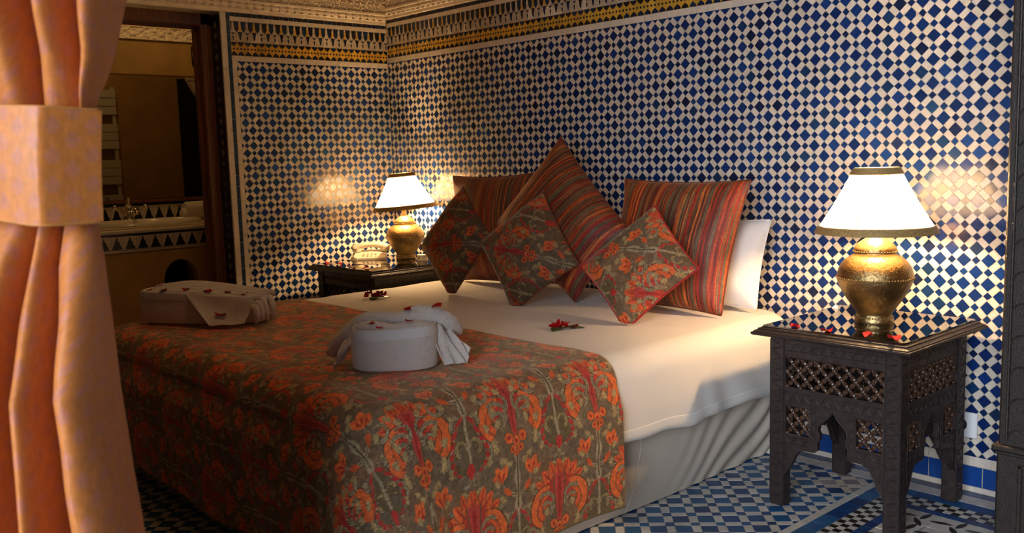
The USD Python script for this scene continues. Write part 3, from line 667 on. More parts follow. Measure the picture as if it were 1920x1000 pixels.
def sm(a, b, x): t = np.clip((x-a)/(b-a), 0, 1); return t*t*(3-2*t)
def top_z(x, y):
    p = np.stack([x*3.1, y*3.1, 0*x], -1)
    cr = .010*(1-((x-1.67)/.95)**2)
    return BZ-.006+np.clip(cr, -.01, .01)*.6+.008*(meshkit.noise(p, 2)-.5)+.0035*(meshkit.noise(p*np.array((1.2, 6, 1)), 4)-.5)
P, N = rect_perim(BX0+R_, BX1-R_, BY0+R_, BY1-R_, .10, .022)
npt = len(P); Cc = np.array([(BX0+BX1)/2, (BY0+BY1)/2]); rows = []
Cm = np.c_[np.full(npt, Cc[0]), np.clip(P[:, 1], BY0+.75, BY1-.75)]
for s in np.linspace(0, 1, 46)[:-1]:
    q = Cm+(P-Cm)*s; rows.append(np.c_[q, top_z(q[:, 0], q[:, 1])])
zt_ = top_z(P[:, 0], P[:, 1])
for a in np.linspace(0, math.pi/2, 9):
    q = P+N*R_*math.sin(a); rows.append(np.c_[q, zt_-R_*(1-math.cos(a))])
HEM = .284
nd = 16
for k in range(1, nd+1):
    t = k/nd; z = (zt_-R_)*(1-t)+HEM*t
    hd = sm(-.95, -.25, P[:, 1])
    wav = .009*t*np.sin(P[:, 1]*38+z*14+2*np.sin(P[:, 1]*9))*hd+.003*t*np.sin(P[:, 1]*17+1)
    zz = z+(.006*np.sin(P[:, 1]*11)+.004*np.sin(P[:, 1]*29+1))*t**2
    q = P+N*(R_+.004*math.sin(t*math.pi)+wav[:, None]); rows.append(np.c_[q, zz])
sheet = np.array(rows); nr = len(sheet)
sh = obj(bed, 'sheet', (sheet.reshape(-1, 3), grid_faces(nr, npt, True)[:, ::-1]), 'white_sheet', smooth=True)
# hem band of the sheet
hb = [sheet[-4]+np.c_[N*.0015, np.zeros(npt)], sheet[-4]+np.c_[N*.0045, -.003*np.ones(npt)], sheet[-2]+np.c_[N*.0045, np.zeros(npt)], sheet[-1]+np.c_[N*.004, -.004*np.ones(npt)], sheet[-1]+np.c_[-N*.004, -.004*np.ones(npt)]]
obj(sh, 'hem', (np.vstack(hb), grid_faces(5, npt, True)[:, ::-1]), 'white_sheet', smooth=True)
# valance: the fabric covered base
P2, N2 = rect_perim(BX0+.05, BX1-.045, BY0+.03, BY1-.02, .06, .012); rows = []
for z in np.linspace(.36, .004, 26):
    t = 1-z/.36; ins = .072*t**2.2
    hd = sm(-.80, -.20, P2[:, 1])*sm(1.6, 2.4, P2[:, 0])
    pl = .0060*hd*np.sin((P2[:, 1]-.75*z)*2*math.pi/.11+2.2*np.sin(P2[:, 1]*11+z*3))*sm(0, .35, t)+.004*np.sin(P2[:, 1]*7+z*5)*t
    rows.append(np.c_[P2+N2*(pl-ins)[:, None], np.full(len(P2), z)])
va = obj(bed, 'valance', (np.vstack(rows), grid_faces(26, len(P2), True)[:, ::-1]), 'valance', smooth=True)
obj(bed, 'mattress_core', bx(BX0+.10, BX1-.10, BY0+.1, BY1-.1, .30, .50), 'valance')
i0 = np.argmin(np.hypot(P2[:, 0]-(BX1-.045), P2[:, 1]+.92)); obj(va, 'seam', tube(np.array([r[i0]+np.r_[N2[i0]*.0005, 0] for r in rows]), .0012, 6), 'valance', smooth=True)

# bed runner: damask cover over the foot of the bed
run = thing('bed_runner', (1.67, -1.5, .11), 'brown damask bed cover with orange and red flowers draped over the bed foot', 'bed cover')
RH = -1.085
P3, N3, steps = [], [], []
rc = .07; x0, x1, y0 = BX0+R_, BX1-R_, BY0+R_
for y in np.arange(RH, y0+rc, -.0021): P3.append((x1, y)); N3.append((1, 0))
for t in np.linspace(0, math.pi/2, 80): P3.append((x1-rc+rc*math.cos(t), y0+rc-rc*math.sin(t))); N3.append((math.cos(t), -math.sin(t)))
for x in np.arange(x1-rc, x0+rc, -.0055): P3.append((x, y0)); N3.append((0, -1))
for t in np.linspace(0, math.pi/2, 16): P3.append((x0+rc-rc*math.sin(t), y0+rc-rc*math.cos(t))); N3.append((-math.sin(t), -math.cos(t)))
for y in np.arange(y0+rc, RH, .010): P3.append((x0, y)); N3.append((-1, 0))
P3 = np.array(P3); N3 = np.array(N3, float); n3 = len(P3)
Lp = np.r_[0, np.cumsum(np.hypot(*np.diff(P3, axis=0).T))]
C3 = np.c_[np.clip(P3[:, 0], x0+.35, x1-.35), np.full(n3, RH)]
rows, uvs = [], []
OFF = .007
for s in np.r_[np.linspace(0, .8, 70), np.linspace(.8, 1, 40)[1:]]:
    q = C3+(P3-C3)*s
    z = top_z(q[:, 0], q[:, 1])+OFF+.006*(meshkit.noise(np.stack([q[:, 0]*7, q[:, 1]*7, 0*q[:, 0]], -1), 11)-.5)
    rows.append(np.c_[q, z]); uvs.append(q)
zt3 = rows[-1][:, 2]
for a in np.linspace(0, math.pi/2, 50)[1:]:
    rows.append(np.c_[P3+N3*(R_+OFF)*math.sin(a), zt3-(R_+OFF)*(1-math.cos(a))]); uvs.append(P3+N3*(R_+OFF)*a)
corner = np.exp(-((Lp-(-RH+y0+rc*.2-.0)-.0)/.13)**2) if False else np.exp(-((P3[:, 0]-x1)**2+(P3[:, 1]-y0)**2)/.13**2)
drop = zt3-(R_+OFF)-.108
for k in range(1, 191):
    t = k/190
    # soft folds near the right foot corner; the cloth flares out there
    ph = (P3[:, 1]*N3[:, 0]+P3[:, 0]*N3[:, 1])
    fold = .020*min(1, t*5)+corner*(.055*t**1.3+.018*np.sin(Lp*26+1.4*t)*t)+.0045*np.sin(Lp*13+2*t)*t
    crease = -.013*np.exp(-((Lp-Lp[np.argmin(np.abs(P3[:, 1]-(-1.70)))]+.05*t)/.022)**2)*sm(.05, .5, t)
    Lc = Lp[np.argmin(np.abs(P3[:, 1]-(-1.74)))]-.03*t
    crease = crease+sm(.15, .8, t)*(.020*np.exp(-((Lp-Lc+.045)/.035)**2)+.028*np.exp(-((Lp-Lc-.06)/.05)**2)-.010*np.exp(-((Lp-Lc)/.012)**2))
    q = P3+N3*((R_+OFF)+fold+crease)[:, None]
    hemw = .010*np.sin(Lp*7+.5)*t
    rows.append(np.c_[q, zt3-(R_+OFF)-drop*t+hemw]); uvs.append(P3+N3*((R_+OFF)*math.pi/2+(drop*t)[:, None]))
rv_ = np.array(rows); uv = np.array(uvs); nr = len(rv_)
uu = np.where(np.abs(N3[None, :, 0]) > .5, uv[..., 1], uv[..., 0])   # u along the perimeter, v outward
# one continuous cloth: use plan coordinates unfolded outward, turned so that the palmettes on the long side stand upright
U_, V_ = uv[..., 1]+1.192, -(uv[..., 0]-(x1+.100))
dc = damask(U_.ravel(), V_.ravel()).reshape(nr, n3, 3)
fo = N3[:, 1] < -.5
dcf = damask((uv[..., 0]-.3).ravel(), (uv[..., 1]-y0+.1).ravel()).reshape(nr, n3, 3)
rn = obj(run, 'cloth', (rv_.reshape(-1, 3), grid_faces(nr, n3)[:, ::-1]), 'damask', smooth=True, col=dc.reshape(-1, 3))
edge = np.vstack([rv_[::-1, 0], rv_[1:, -1]]) if False else None
hem = tube(rv_[-1][::6], .0032, 6); obj(run, 'hem_piping', hem, 'damask', smooth=True, col=C_OLV*1.4)

# ------------------------------------------------------------------ cushions and pillows
def cushion(name, label, cat, corners, thick, matname, pattern, group=None, n=96, pinch=.055, piping=None, wr=.006, seed=0, power=2.6, flat=False):
    TL, TR, BR, BL = [np.array(c, float) for c in corners]
    if flat:
        TL, TR, BR, BL = [c+(c-(TL+TR+BR+BL)/4)*(.16 if c[2] < BZ+.02 else .01) for c in (TL, TR, BR, BL)]
    base = (TL+TR+BR+BL)/4; base[2] = min(c[2] for c in (TL, TR, BR, BL))
    t = thing(name, base, label, cat, group)
    nu_, nv_ = n if isinstance(n, tuple) else (n, n)
    u, v = np.meshgrid(np.linspace(0, 1, nu_), np.linspace(0, 1, nv_))
    uu, vv = 2*u-1, 2*v-1
    # edges pulled in between the corners
    up = .5+uu/2*(1-pinch*(1-vv**2)*np.abs(uu)**3); vp = .5+vv/2*(1-pinch*(1-uu**2)*np.abs(vv)**3)
    B = lambda a, b: ((1-a)*b)[..., None]*TL+(a*b)[..., None]*TR+(a*(1-b))[..., None]*BR+((1-a)*(1-b))[..., None]*BL
    pos = B(up, vp); nrm = np.cross(TR-TL, TL-BL); nrm /= np.linalg.norm(nrm)
    if nrm[1] > 0: nrm = -nrm
    prof = (np.clip(1-np.abs(uu)**power, 0, 1)*np.clip(1-np.abs(vv)**power, 0, 1))**.62
    nz = meshkit.noise(np.stack([u*4+seed, v*4, 0*u], -1), seed)-.5
    rad = np.sin((uu+vv)*9+seed)*np.clip(np.hypot(uu, vv)-.75, 0, 1)*.8
    h = prof*thick*.56+wr*(nz*2+rad)*prof**.4
    hb_ = -prof*thick*.40
    F = pos+h[..., None]*nrm; Bk = pos+hb_[..., None]*nrm
    for q in (F, Bk): q[..., 2] = np.maximum(q[..., 2], BZ+.004)
    fc = grid_faces(nv_, nu_)
    a, b_, c_ = F.reshape(-1, 3)[fc[0]]
    if np.dot(np.cross(b_-a, c_-a), nrm) < 0: fc = fc[:, ::-1]
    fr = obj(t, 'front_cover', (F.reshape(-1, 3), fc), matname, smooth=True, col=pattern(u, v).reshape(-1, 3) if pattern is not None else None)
    su, sv = [sorted(set(np.r_[np.arange(0, q, max(1, q//36)), q-1].tolist())) for q in (nu_, nv_)]
    Bs = Bk[np.ix_(sv, su)].reshape(-1, 3)
    pc = pattern(u[np.ix_(sv, su)], v[np.ix_(sv, su)]).reshape(-1, 3) if pattern is not None else None
    if piping is not None and pc is not None: pc = np.tile(np.array(piping), (len(Bs), 1))
    fcb = grid_faces(len(sv), len(su))
    a, b_, c_ = Bs[fcb[0]]
    if np.dot(np.cross(b_-a, c_-a), nrm) > 0: fcb = fcb[:, ::-1]
    obj(t, 'back_cover', (Bs, fcb), matname, smooth=True, col=pc)
    ring = np.vstack([pos[0, :], pos[1:, -1], pos[-1, ::-1][1:], pos[::-1, 0][1:]])[::3]
    ring[:, 2] = np.maximum(ring[:, 2], BZ+.006)
    obj(t, 'edge_seam', tube(np.vstack([ring, ring[:1]]), .0042 if piping is not None else .0032, 6, caps=False), matname, smooth=True,
        col=None if pattern is None else (np.array(piping) if piping is not None else np.array((.14, .03, .012))))
    return t
cushion('bed_pillow', 'plain white bed pillow standing upright behind the right striped cushion', 'pillow', [(1.954, -.125, .857), (2.500, -.121, .872), (2.488, -.195, .555), (2.016, -.200, .552)], .135, 'pillowcase', None, n=80, pinch=.045, wr=.009, power=3.0, seed=6)
STRIPE = 'large striped velvet cushions against the wall'
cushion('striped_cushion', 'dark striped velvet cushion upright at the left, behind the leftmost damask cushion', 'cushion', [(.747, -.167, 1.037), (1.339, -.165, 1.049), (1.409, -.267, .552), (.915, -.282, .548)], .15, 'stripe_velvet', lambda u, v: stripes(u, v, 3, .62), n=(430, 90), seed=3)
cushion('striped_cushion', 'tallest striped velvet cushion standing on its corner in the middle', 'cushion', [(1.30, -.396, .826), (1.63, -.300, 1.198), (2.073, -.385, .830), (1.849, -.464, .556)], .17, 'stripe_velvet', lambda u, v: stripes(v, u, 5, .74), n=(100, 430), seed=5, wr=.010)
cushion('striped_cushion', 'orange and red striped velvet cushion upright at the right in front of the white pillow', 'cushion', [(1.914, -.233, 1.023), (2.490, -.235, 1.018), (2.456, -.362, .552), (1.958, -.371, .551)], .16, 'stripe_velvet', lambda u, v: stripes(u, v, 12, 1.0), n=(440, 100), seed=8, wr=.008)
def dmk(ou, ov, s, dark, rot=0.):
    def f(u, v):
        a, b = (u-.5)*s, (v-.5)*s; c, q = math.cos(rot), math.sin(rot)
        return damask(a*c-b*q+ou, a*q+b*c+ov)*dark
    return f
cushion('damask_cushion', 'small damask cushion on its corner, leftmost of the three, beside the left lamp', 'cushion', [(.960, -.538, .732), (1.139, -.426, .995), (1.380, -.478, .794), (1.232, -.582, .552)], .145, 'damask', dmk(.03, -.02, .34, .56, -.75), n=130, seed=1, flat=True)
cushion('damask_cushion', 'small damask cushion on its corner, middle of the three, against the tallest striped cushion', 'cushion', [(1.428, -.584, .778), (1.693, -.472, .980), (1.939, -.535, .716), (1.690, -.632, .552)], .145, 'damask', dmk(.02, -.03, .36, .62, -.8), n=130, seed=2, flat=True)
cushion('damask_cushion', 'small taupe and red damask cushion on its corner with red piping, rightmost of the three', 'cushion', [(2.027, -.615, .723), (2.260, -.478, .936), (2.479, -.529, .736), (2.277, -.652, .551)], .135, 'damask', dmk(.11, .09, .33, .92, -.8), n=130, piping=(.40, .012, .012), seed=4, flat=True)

# ------------------------------------------------------------------ carved bedside tables
def moulded_top(x0, x1, y0, y1, z0):
    """stack of chamfered steps: an ogee edge"""
    prof = [(.030, 0), (.030, .002), (.004, .004), (.0, .008), (.001, .013), (.006, .0145), (.006, .017), (.011, .0195), (.016, .0225), (.017, .026), (.022, .0265), (.024, .029), (.030, .030)]
    rows = []
    for ins, h in prof: rows.append(np.array([(x0+ins, y0+ins, z0+h), (x1-ins, y0+ins, z0+h), (x1-ins, y1-ins, z0+h), (x0+ins, y1-ins, z0+h)]))
    v = np.vstack(rows); f = grid_faces(len(prof), 4, True)
    return trimesh.Trimesh(np.vstack([v]), np.vstack([f, [[0, 2, 1], [0, 3, 2]]]), process=False)
def arch_poly(W_, H):
    """opening of a table face: pointed ogee arch over curved brackets. W_: clear width, z from 0 at the floor"""
    c = W_/2; k = W_/.339
    right = [(.1735, .0), (.1735, .103), (.1695, .105), (.150, .128), (.132, .165), (.118, .190), (.098, .197), (.060, .199), (.052, .206), (.052, .232), (.044, .240), (.044, .258), (.050, .268), (.046, .285), (.030, .300), (.012, .318), (.0, .336)]
    s = H/.545
    pts = [(c+a*k, b*s) for a, b in right]+[(c-a*k, b*s) for a, b in right[::-1]]
    return Polygon(pts).buffer(0)
def lattice(W_, Hh, n_h):
    """turned spindle lattice in the plane (s, z), thickness along y"""
    d = Hh/n_h; ms = []; nx = max(1, int(round(W_/d)))
    dx = W_/nx; node = trimesh.creation.icosphere(subdivisions=1, radius=.0092)
    for i in range(2*nx+1):
        for j in range(2*n_h+1):
            if (i+j) % 2: continue
            x, z = i*dx/2, j*d/2
            b = node.copy(); b.apply_translation((x, 0, z)); ms.append(b)
            for s in (-1, 1):
                x2, z2 = x+s*dx/2, z+d/2
                if -1e-6 <= x2 <= W_+1e-6 and z2 <= Hh+1e-6:
                    a = np.array((x, 0, z)); b2 = np.array((x2, 0, z2)); t = np.linspace(.1, .9, 7)[:, None]
                    ms.append(tube(a+(b2-a)*t, np.array([.0062, .0052, .0066, .0088, .0066, .0052, .0062]), 6, caps=False))
    return cat_m(ms)
def carved_leaf_strip(L, w):
    """raised scrolling leaves: the carving on legs and rails, in the plane (s along, t across)"""
    ms = []; n = max(1, int(L/.0165)); h = w*.40
    for k in range(n):
        c = (k+.5)*L/n; sg = 1 if k % 2 else -1
        for (dx, am, ln) in ((0, 1.0, .0125), (.004, .62, .0085)):
            t = np.linspace(0, 1, 7); p = np.c_[c+dx-.006+ln*t**1.5, np.zeros(7), sg*h*(am*(1-2*(1-t)**1.4)*.9+(1-am)*.5)]
            ms.append(tube(p, np.array([.0006, .0011, .0015, .0018, .0018, .0014, .0007]), 4, caps=False))
    for sg in (-1, 1): ms.append(tube([(0, 0, sg*w*.47), (L/2, 0, sg*w*.47), (L, 0, sg*w*.47)], .0011, 4, caps=False))
    return cat_m(ms)
def side_table(x0, x1, y0, y1, H, label):
    """x0..y1: outer faces of the legs; H: height to the underside of the top"""
    t = thing('bedside_table', ((x0+x1)/2, (y0+y1)/2, 0), label, 'bedside table')
    L = .047; s = H/.545
    for a in (x0, x1-L):
        for b in (y0, y1-L):
            lg = obj(t, 'leg', cbx(a, a+L, b, b+L, 0, H, .003), 'dark_wood')
            cv = carved_leaf_strip(H-.02, L); v = np.array(cv.vertices)
            parts = []
            yf, sgn = (b, -1) if b == y0 else (b+L, 1)
            parts.append(trimesh.Trimesh(np.c_[a+L/2+v[:, 2], np.full(len(v), yf)+sgn*.0002+v[:, 1], v[:, 0]+.01], cv.faces, process=False))
            xf, sgn = (a, -1) if a == x0 else (a+L, 1)
            parts.append(trimesh.Trimesh(np.c_[xf+sgn*.0002+v[:, 1], b+L/2+v[:, 2], v[:, 0]+.01], cv.faces, process=False))
            obj(lg, 'carving', cat_m(parts), 'dark_wood', smooth=True)
    for side in range(4):
        Wc = (x1-x0-2*L) if side % 2 == 0 else (y1-y0-2*L)
        full = sbox(-.002, .09*s, Wc+.002, H)
        up = sbox(.004, .388*s, Wc-.004, .484*s); lw = .092*Wc/.339
        lo1, lo2 = sbox(.006, .240*s, lw, .330*s), sbox(Wc-lw, .240*s, Wc-.006, .330*s)
        pol = full.difference(up).difference(lo1).difference(lo2).difference(arch_poly(Wc, H))
        if pol.geom_type != 'Polygon': pol = max(pol.geoms, key=lambda g: g.area)
        def place(mesh, inset):
            v = np.array(mesh.vertices)
            if side == 0: w = np.c_[x0+L+v[:, 0], y0+inset+v[:, 1], v[:, 2]]
            elif side == 2: w = np.c_[x1-L-v[:, 0], y1-inset-v[:, 1], v[:, 2]]
            elif side == 1: w = np.c_[x1-inset-v[:, 1], y0+L+v[:, 0], v[:, 2]]
            else: w = np.c_[x0+inset+v[:, 1], y1-L-v[:, 0], v[:, 2]]
            return trimesh.Trimesh(w, mesh.faces, process=False)
        e = extrude(pol, .018); e = trimesh.Trimesh(np.c_[e.vertices[:, 0], .018-e.vertices[:, 2], e.vertices[:, 1]], e.faces, process=False)
        pn = obj(t, 'arched_panel', place(e, .005), 'dark_wood')
        rl = []
        for z, w_ in ((.515*s, .022), (.359*s, .030)):
            c_ = carved_leaf_strip(Wc-.01, w_); c_.apply_translation((.005, 0, z)); rl.append(c_)
        for xx in (lw+.012, Wc-lw-.012):
            c_ = carved_leaf_strip(.10*s, .016); v = np.array(c_.vertices); rl.append(trimesh.Trimesh(np.c_[xx+v[:, 2], v[:, 1], .232*s+v[:, 0]], c_.faces, process=False))
        c_ = carved_leaf_strip(lw-.006, .022); c_.apply_translation((.004, 0, .222*s)); rl.append(c_)
        c_ = carved_leaf_strip(lw-.006, .022); c_.apply_translation((Wc-lw+.002, 0, .222*s)); rl.append(c_)
        for g_ in (up, lo1, lo2):
            xs_, zs_ = g_.exterior.xy
            rl.append(tube(np.c_[xs_, np.full(len(xs_), .001), zs_], .0022, 4, caps=False))
        op = [p for p in arch_poly(Wc, H).exterior.coords if p[1] > .1*s]
        rl.append(tube(np.array([(a, .001, b) for a, b in op]), .002, 4, caps=False))
        obj(pn, 'carving', place(cat_m(rl), .0048), 'dark_wood', smooth=True)
        for g_, nh in ((up, 2), (lo1, 2), (lo2, 2)):
            bx0, bz0, bx1, bz1 = g_.bounds; la = lattice(bx1-bx0, bz1-bz0, nh if nh else 2)
            la.apply_translation((bx0, .011, bz0)); obj(t, 'spindle_lattice', place(la, .005), 'turned_wood', smooth=40, label='turned wooden spindle lattice')
    tp_ = obj(t, 'moulded_top', moulded_top(x0-.043, x1+.042, y0-.045, y1+.055, H), 'dark_wood', smooth=25)
    obj(t, 'top_board', bx(x0-.014, x1+.013, y0-.016, y1+.026, H+.020, H+.0295), 'dark_wood')
    obj(t, 'glass_top', cbx(x0-.016, x1+.015, y0-.018, y1+.028, H+.0300, H+.0345, .001), 'table_glass', label='clear glass sheet on the table top')
    return H+.0348
TZR = side_table(2.755, 3.174, -.530, -.090, .545, 'dark carved wooden bedside table right of the bed with a glass top')
TZL = side_table(.145, .660, -.595, -.085, .570, 'dark carved wooden bedside table in the corner left of the bed')

# ------------------------------------------------------------------ lamps
put_mesh = obj
def table_lamp(loc, label, tilt=0., rot=0., s=1., bz=1.):
    def obj(parent, name, mesh, *a, **k):
        v, f = (np.asarray(mesh.vertices), np.asarray(mesh.faces)) if hasattr(mesh, 'vertices') else mesh
        v = (np.asarray(v)-L0)*s
        if name in ('urn_body', 'beaded_ring'): v = v*np.array((.5+.5*bz, .5+.5*bz, bz))
        return put_mesh(parent, name, (v+L0, f), *a, **k)
    t = thing('table_lamp', loc, label, 'table lamp'); L0 = np.array(loc)
    pr_ = [(0, 0), (.056, 0), (.058, .006), (.0575, .014), (.052, .022), (.0525, .030), (.063, .045), (.080, .070), (.097, .098), (.108, .122), (.1125, .138), (.1130, .144), (.1115, .152), (.107, .168), (.098, .185), (.084, .200), (.068, .210), (.062, .214), (.061, .220), (.063, .226), (.060, .236), (.050, .248), (.036, .258), (.022, .265), (.016, .268), (.016, .272), (0, .272)]
    body = lathe(pr_, 72); body.apply_translation(L0)
    obj(t, 'urn_body', body, 'brass', smooth=50, label='round hammered brass lamp base')
    for z, r, n_, br in ((.141, .1132, 76, .0030), (.222, .0635, 46, .0027), (.018, .0560, 42, .0026)):
        obj(t, 'beaded_ring', cat_m([ball(L0+np.array((r*math.cos(a), r*math.sin(a), z)), br) for a in np.linspace(0, 2*math.pi, n_, endpoint=False)]), 'brass', smooth=True)
    obj(t, 'lamp_holder', cat_m([lathe([(.016, .225), (.012, .245), (.012, .290), (.017, .292), (.017, .320), (0, .320)], 20).apply_translation(L0)]), 'brass', smooth=40)
    obj(t, 'bulb', lathe([(0, .320), (.012, .322), (.020, .336), (.027, .350), (.027, .362), (.018, .380), (0, .388)], 20).apply_translation(L0), 'bulb_glow', smooth=True)
    def tl(v):
        v = np.array(v); c = np.array((0, 0, .37)); v = v-c; a = tilt
        ax = RC[0]*np.array((1, 1, 0)); ax /= np.linalg.norm(ax)
        d = v@ax; w = v-np.outer(d, ax); d2 = d*math.cos(a)-v[:, 2]*math.sin(a); z2 = d*math.sin(a)+v[:, 2]*math.cos(a)
        out = w.copy(); out[:, 2] = z2; return out*np.array((1, 1, 1))+np.outer(d2, ax)*np.array((1, 1, 0))+c+L0
    zb2, zt2, rb, rt = .292, .462, .171, .074
    nseg = 96; th = np.linspace(0, 2*math.pi, nseg, endpoint=False)
    sag = .0035*np.abs(np.sin(th*4))
    rows = []
    for k in np.linspace(0, 1, 10):
        r = rb+(rt-rb)*k-sag*math.sin(k*math.pi)*1.2; rows.append(np.c_[r*np.cos(th+rot), r*np.sin(th+rot), np.full(nseg, zb2+(zt2-zb2)*k)])
    shd = obj(t, 'shade', (tl(np.vstack(rows)), grid_faces(10, nseg, True)), 'shade_cloth', smooth=True, label='cream pleated cloth lamp shade')
    for k in range(8):
        a = rot+k*math.pi/4
        obj(shd, 'seam', (lambda m_: (tl(m_.vertices), m_.faces))(tube([((rb-.001)*math.cos(a), (rb-.001)*math.sin(a), zb2), ((rt-.001)*math.cos(a), (rt-.001)*math.sin(a), zt2)], .0016, 5)), 'shade_cloth', smooth=True)
    sl = (rt-rb)/(zt2-zb2)
    def band(z0, z1, off):
        r0, r1 = rb+sl*(z0-zb2)+off, rb+sl*(z1-zb2)+off
        return lathe([(r0-.004, z0-.001), (r0+.001, z0-.002), (r0+.0015, z0), ((r0+r1)/2+.002, (z0+z1)/2), (r1+.0015, z1), (r1-.003, z1+.001), (r0-.004, z0-.001)], 80)
    for z0, z1 in ((zb2-.011, zb2+.009), (zt2-.002, zt2+.016)):
        b_ = band(z0, z1, .002); bd = obj(shd, 'braid_trim', (tl(b_.vertices), b_.faces), 'shade_trim', smooth=40, label='bronze coloured braid trim')
    return t
table_lamp((2.975, -.295, TZR), 'lit brass table lamp on the right bedside table', 0., .12)
table_lamp((.345, -.180, TZL), 'lit brass table lamp with a slightly crooked shade on the left bedside table', math.radians(4.0), .4, .94, .90)

# ------------------------------------------------------------------ curtain
RH_ = np.array([.6717, .7408, 0]); FH = np.array([-.7408, .6717, 0])
UPK = [(2.30, [-.76, -.600, -.560, -.520, -.480, -.440, -.400]), (1.3848, [-.7415, -.6316, -.5996, -.5690, -.5411, -.5105, -.4854]), (1.3442, [-.7387, -.6374, -.6059, -.5745, -.5465, -.5165, -.4969]), (1.2758, [-.7385, -.6436, -.6134, -.5852, -.5557, -.5346, -.5191]), (1.2031, [-.7388, -.6503, -.6241, -.5971, -.5674, -.5610, -.5560]), (1.12, [-.742, -.655, -.632, -.612, -.592, -.577, -.566])]
LOK = [(1.12, [-.748, -.660, -.640, -.628, -.612, -.592, -.572]), (1.0509, [-.7539, -.6642, -.6419, -.6318, -.6131, -.5887, -.5686]), (.9930, [-.7633, -.6803, -.6528, -.6333, -.6188, -.5863, -.5589]), (.9196, [-.7743, -.6899, -.6637, -.6325, -.6114, -.5815, -.5517]), (.8452, [-.7854, -.6975, -.6682, -.6323, -.6081, -.5766, -.5451]), (.7697, [-.7966, -.7052, -.6713, -.6329, -.6078, -.5702, -.5385]), (.6932, [-.8080, -.7130, -.6737, -.6350, -.6083, -.5667, -.5325]), (.6156, [-.8196, -.7209, -.6776, -.6364, -.6087, -.5638, -.5272]), (.5369, [-.8313, -.7282, -.6815, -.6378, -.6077, -.5602, -.5217]), (.02, [-.88, -.76, -.70, -.645, -.605, -.540, -.49])]
CUR = [(.72, .43, .165), (.70, .42, .31)]
def fleur(u, v, px_=.036, py_=.058):
    """little woven sprigs in half drop"""
    col = np.tile(np.array((.56, .185, .040)), u.shape+(1,)); m_ = np.zeros(u.shape)
    for h in (0, 1):
        x = ((u/px_+.5*h) % 1-.5)*px_; y = ((v/py_+.5*h) % 1-.5)*py_; ax = np.abs(x)
        for cx, cy, rx, ry in ((0, .005, .0034, .0085), (.0052, .001, .0040, .0036), (0, -.006, .0062, .0028), (.0034, .0062, .0026, .0030)):
            m_ = np.maximum(m_, np.clip(1.6-(((ax-cx)/rx)**2+((y-cy)/ry)**2), 0, 1))
    wv = meshkit.noise(np.stack([u*400, v*90, 0*u], -1))
    c = col*(1-.8*m_[..., None])+np.array((.50, .178, .112))*(.8*m_[..., None])
    return c*(.88+.24*wv[..., None])
def interp_keys(K, zs):
    z = np.array([k[0] for k in K]); X = np.array([k[1] for k in K]); o = np.argsort(z)
    return np.stack([np.interp(zs, z[o], X[o, j]) for j in range(7)], 1)
def drape(K, zs, amp, half, per=22):
    """rounded pleats (quarter ellipses) between ridges and recessed valleys; half: half widths of the two valleys at every height"""
    X = interp_keys(K, zs); nrow = len(zs); S, Dp = [], []
    th = np.linspace(0, math.pi/2, per)
    def down(a, b, deep=1.0): S.append(a[:, None]+(b-a)[:, None]*np.sin(th)); Dp.append(np.tile((1-deep)+deep*np.cos(th), (nrow, 1)))
    def up(a, b, deep=1.0): S.append(b[:, None]+(a-b)[:, None]*np.sin(th[::-1])); Dp.append(np.tile((1-deep)+deep*np.cos(th[::-1]), (nrow, 1)))
    h1, h2 = half(zs)
    up(X[:, 0], X[:, 1]); down(X[:, 1], X[:, 2]-h1); up(X[:, 2]+h1, X[:, 3]); down(X[:, 3], X[:, 4]-h2); up(X[:, 4]+h2, X[:, 5]); down(X[:, 5], X[:, 6], .75)
    S = np.hstack(S); Dp = np.hstack(Dp)*amp(zs)[:, None]
    return S, Dp
cur = thing('curtain', tuple(CAM*np.array((1, 1, 0))+FH*1.25+RH_*-.63), 'orange gold curtain with woven sprigs gathered by a tie band at the left', 'curtain')
def put_curtain(name, K, z0, z1, n, amp, seed, half):
    zs = np.linspace(z0, z1, n); S, Dp = drape(K, zs, amp, half)
    wr = (meshkit.noise(np.stack([S*40, np.tile(zs[:, None]*14, (1, S.shape[1])), 0*S], -1), seed)-.5)*.009
    Pp = CAM*np.array((1, 1, 0))+S[..., None]*RH_+(1.285-Dp-wr)[..., None]*FH; Pp[..., 2] = zs[:, None]
    ds = np.sqrt(np.diff(S, axis=1)**2+np.diff(Dp, axis=1)**2); arc = np.c_[np.zeros(n), np.cumsum(ds, 1)]
    mid = arc[:, [arc.shape[1]//2]]
    return obj(cur, name, (Pp.reshape(-1, 3), grid_faces(n, S.shape[1])), 'curtain_satin', smooth=True, col=fleur(arc-mid, np.tile(zs[:, None], (1, S.shape[1]))).reshape(-1, 3))
put_curtain('upper_drape', UPK, 1.12, 2.25, 240, lambda z: .030+.11*np.clip((z-1.16)/.22, 0, 1), 21, lambda z: (.002+.008*np.clip((z-1.2)/.2, 0, 1), .001+.004*np.clip((z-1.2)/.2, 0, 1)))
put_curtain('lower_drape', LOK, .03, 1.12, 300, lambda z: .030+.12*np.clip((1.08-z)/.25, 0, 1), 22, lambda z: (.001+.020*np.clip((1.06-z)/.5, 0, 1), .001+.011*np.clip((.95-z)/.4, 0, 1)))
